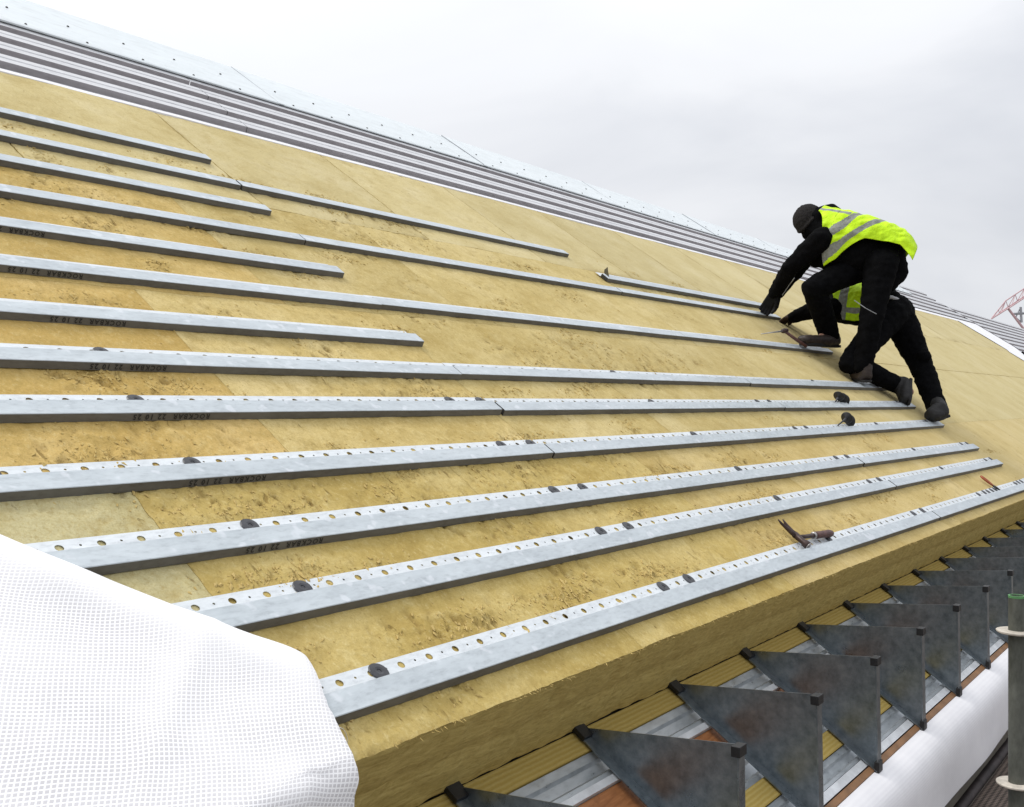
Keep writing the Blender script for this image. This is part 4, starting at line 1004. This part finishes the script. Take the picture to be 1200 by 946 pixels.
# tool beside the boot
hp = rp(6.823, 1.763, 0.074); he = rp(6.977, 1.616, 0.048); tipv = rp(6.589, 1.798, 0.013)
e = empty('hammer', Matrix.Translation(hp), 'small pick hammer with a thin spike resting by the toe of the boot', 'hammer')
G = Geo(); G.tube([tipv - hp, (tipv - hp) * .4, Vector((0, 0, 0))], [.003, .005, .007], 8); kid(G, 'spike', M['tool_steel'], e, True)
pp = (tipv - hp).normalized()
G = Geo(); G.tube([pp * .012, -pp * .01, -pp * .035, -pp * .045], [.014, .018, .017, .013], 12); kid(G, 'head', M['tool_brown'], e, True)
G = Geo(); G.tube([-pp * .01, (he - hp) * .5, he - hp], [.010, .011, .012], 10); kid(G, 'handle', M['tool_grip'], e, True)

# ------------------------------------------------------------------ camera, light, sky
cam = bpy.data.cameras.new('camera'); co = bpy.data.objects.new('camera', cam); C.objects.link(co); scene.camera = co
co.location = (0, 0, CZ); co.rotation_euler = (R(90), 0, AZ - R(90)); cam.sensor_width = 36; cam.sensor_fit = 'HORIZONTAL'; cam.lens = 36 * 1197 / 1200; cam.clip_end = 6000; cam.clip_start = .05
cam.shift_y = -1.0 / 1200
sun = bpy.data.lights.new('sun', 'SUN'); so = bpy.data.objects.new('sun', sun); C.objects.link(so)
SE, SAZ = R(58), R(118)       # elevation, azimuth measured from +X
sv = Vector((math.cos(SE) * math.cos(SAZ), math.cos(SE) * math.sin(SAZ), math.sin(SE)))
so.rotation_euler = sv.to_track_quat('Z', 'Y').to_euler(); sun.energy = 1.6; sun.angle = R(18); sun.color = (1, .97, .92); so.location = (0, 0, 30)
w = bpy.data.worlds.new('World'); scene.world = w; w.use_nodes = True; nt = w.node_tree; nd = nt.nodes; lk = nt.links; nd.clear()
out = nd.new('ShaderNodeOutputWorld'); mixs = nd.new('ShaderNodeMixShader'); b1 = nd.new('ShaderNodeBackground'); b2 = nd.new('ShaderNodeBackground')
sky = nd.new('ShaderNodeTexSky'); sky.sky_type = 'NISHITA'; sky.sun_disc = False; sky.sun_elevation = SE; sky.sun_rotation = R(90) - SAZ; sky.air_density = 1; sky.dust_density = 3
b1.inputs[1].default_value = .10; lk.new(sky.outputs[0], b1.inputs[0])
tc = nd.new('ShaderNodeTexCoord'); mp = nd.new('ShaderNodeMapping'); mp.inputs['Scale'].default_value = (1, 1, 2.6); lk.new(tc.outputs['Generated'], mp.inputs[0])
nz = nd.new('ShaderNodeTexNoise'); nz.inputs['Scale'].default_value = 2.6; nz.inputs['Detail'].default_value = 5; nz.inputs['Roughness'].default_value = .5; nz.inputs['Distortion'].default_value = .4; lk.new(mp.outputs[0], nz.inputs['Vector'])
dt = nd.new('ShaderNodeVectorMath'); dt.operation = 'DOT_PRODUCT'; dv = (-RT * .80 + UPZ * .55 + FW * .25).normalized(); dt.inputs[1].default_value = dv; lk.new(tc.outputs['Generated'], dt.inputs[0])
ma = nd.new('ShaderNodeMath'); ma.operation = 'MULTIPLY_ADD'; ma.inputs[1].default_value = .55; lk.new(dt.outputs['Value'], ma.inputs[0])
mb_ = nd.new('ShaderNodeMath'); mb_.operation = 'MULTIPLY_ADD'; mb_.inputs[1].default_value = .75; mb_.inputs[2].default_value = -.03; lk.new(nz.outputs['Fac'], mb_.inputs[0]); lk.new(mb_.outputs[0], ma.inputs[2])
cr_ = nd.new('ShaderNodeValToRGB'); el = cr_.color_ramp.elements; el[0].position = .22; el[0].color = (.66, .685, .74, 1); el[1].position = .72; el[1].color = (.93, .955, .985, 1)
e_ = el.new(.45); e_.color = (.86, .875, .91, 1)
lk.new(ma.outputs[0], cr_.inputs[0]); lk.new(cr_.outputs[0], b2.inputs[0]); sz = nd.new('ShaderNodeSeparateXYZ'); lk.new(tc.outputs['Generated'], sz.inputs[0]); zz = nd.new('ShaderNodeMapRange'); zz.inputs[1].default_value = .15; zz.inputs[2].default_value = 1.0; zz.inputs[3].default_value = 1.0; zz.inputs[4].default_value = 1.65; lk.new(sz.outputs[2], zz.inputs[0]); lk.new(zz.outputs[0], b2.inputs[1])
mixs.inputs[0].default_value = .95; lk.new(b1.outputs[0], mixs.inputs[1]); lk.new(b2.outputs[0], mixs.inputs[2]); lk.new(mixs.outputs[0], out.inputs[0])
scene.render.engine = 'CYCLES'; scene.render.resolution_x = 1024; scene.render.resolution_y = 807
scene.view_settings.view_transform = 'Standard'; scene.view_settings.look = 'None'; scene.view_settings.exposure = 0
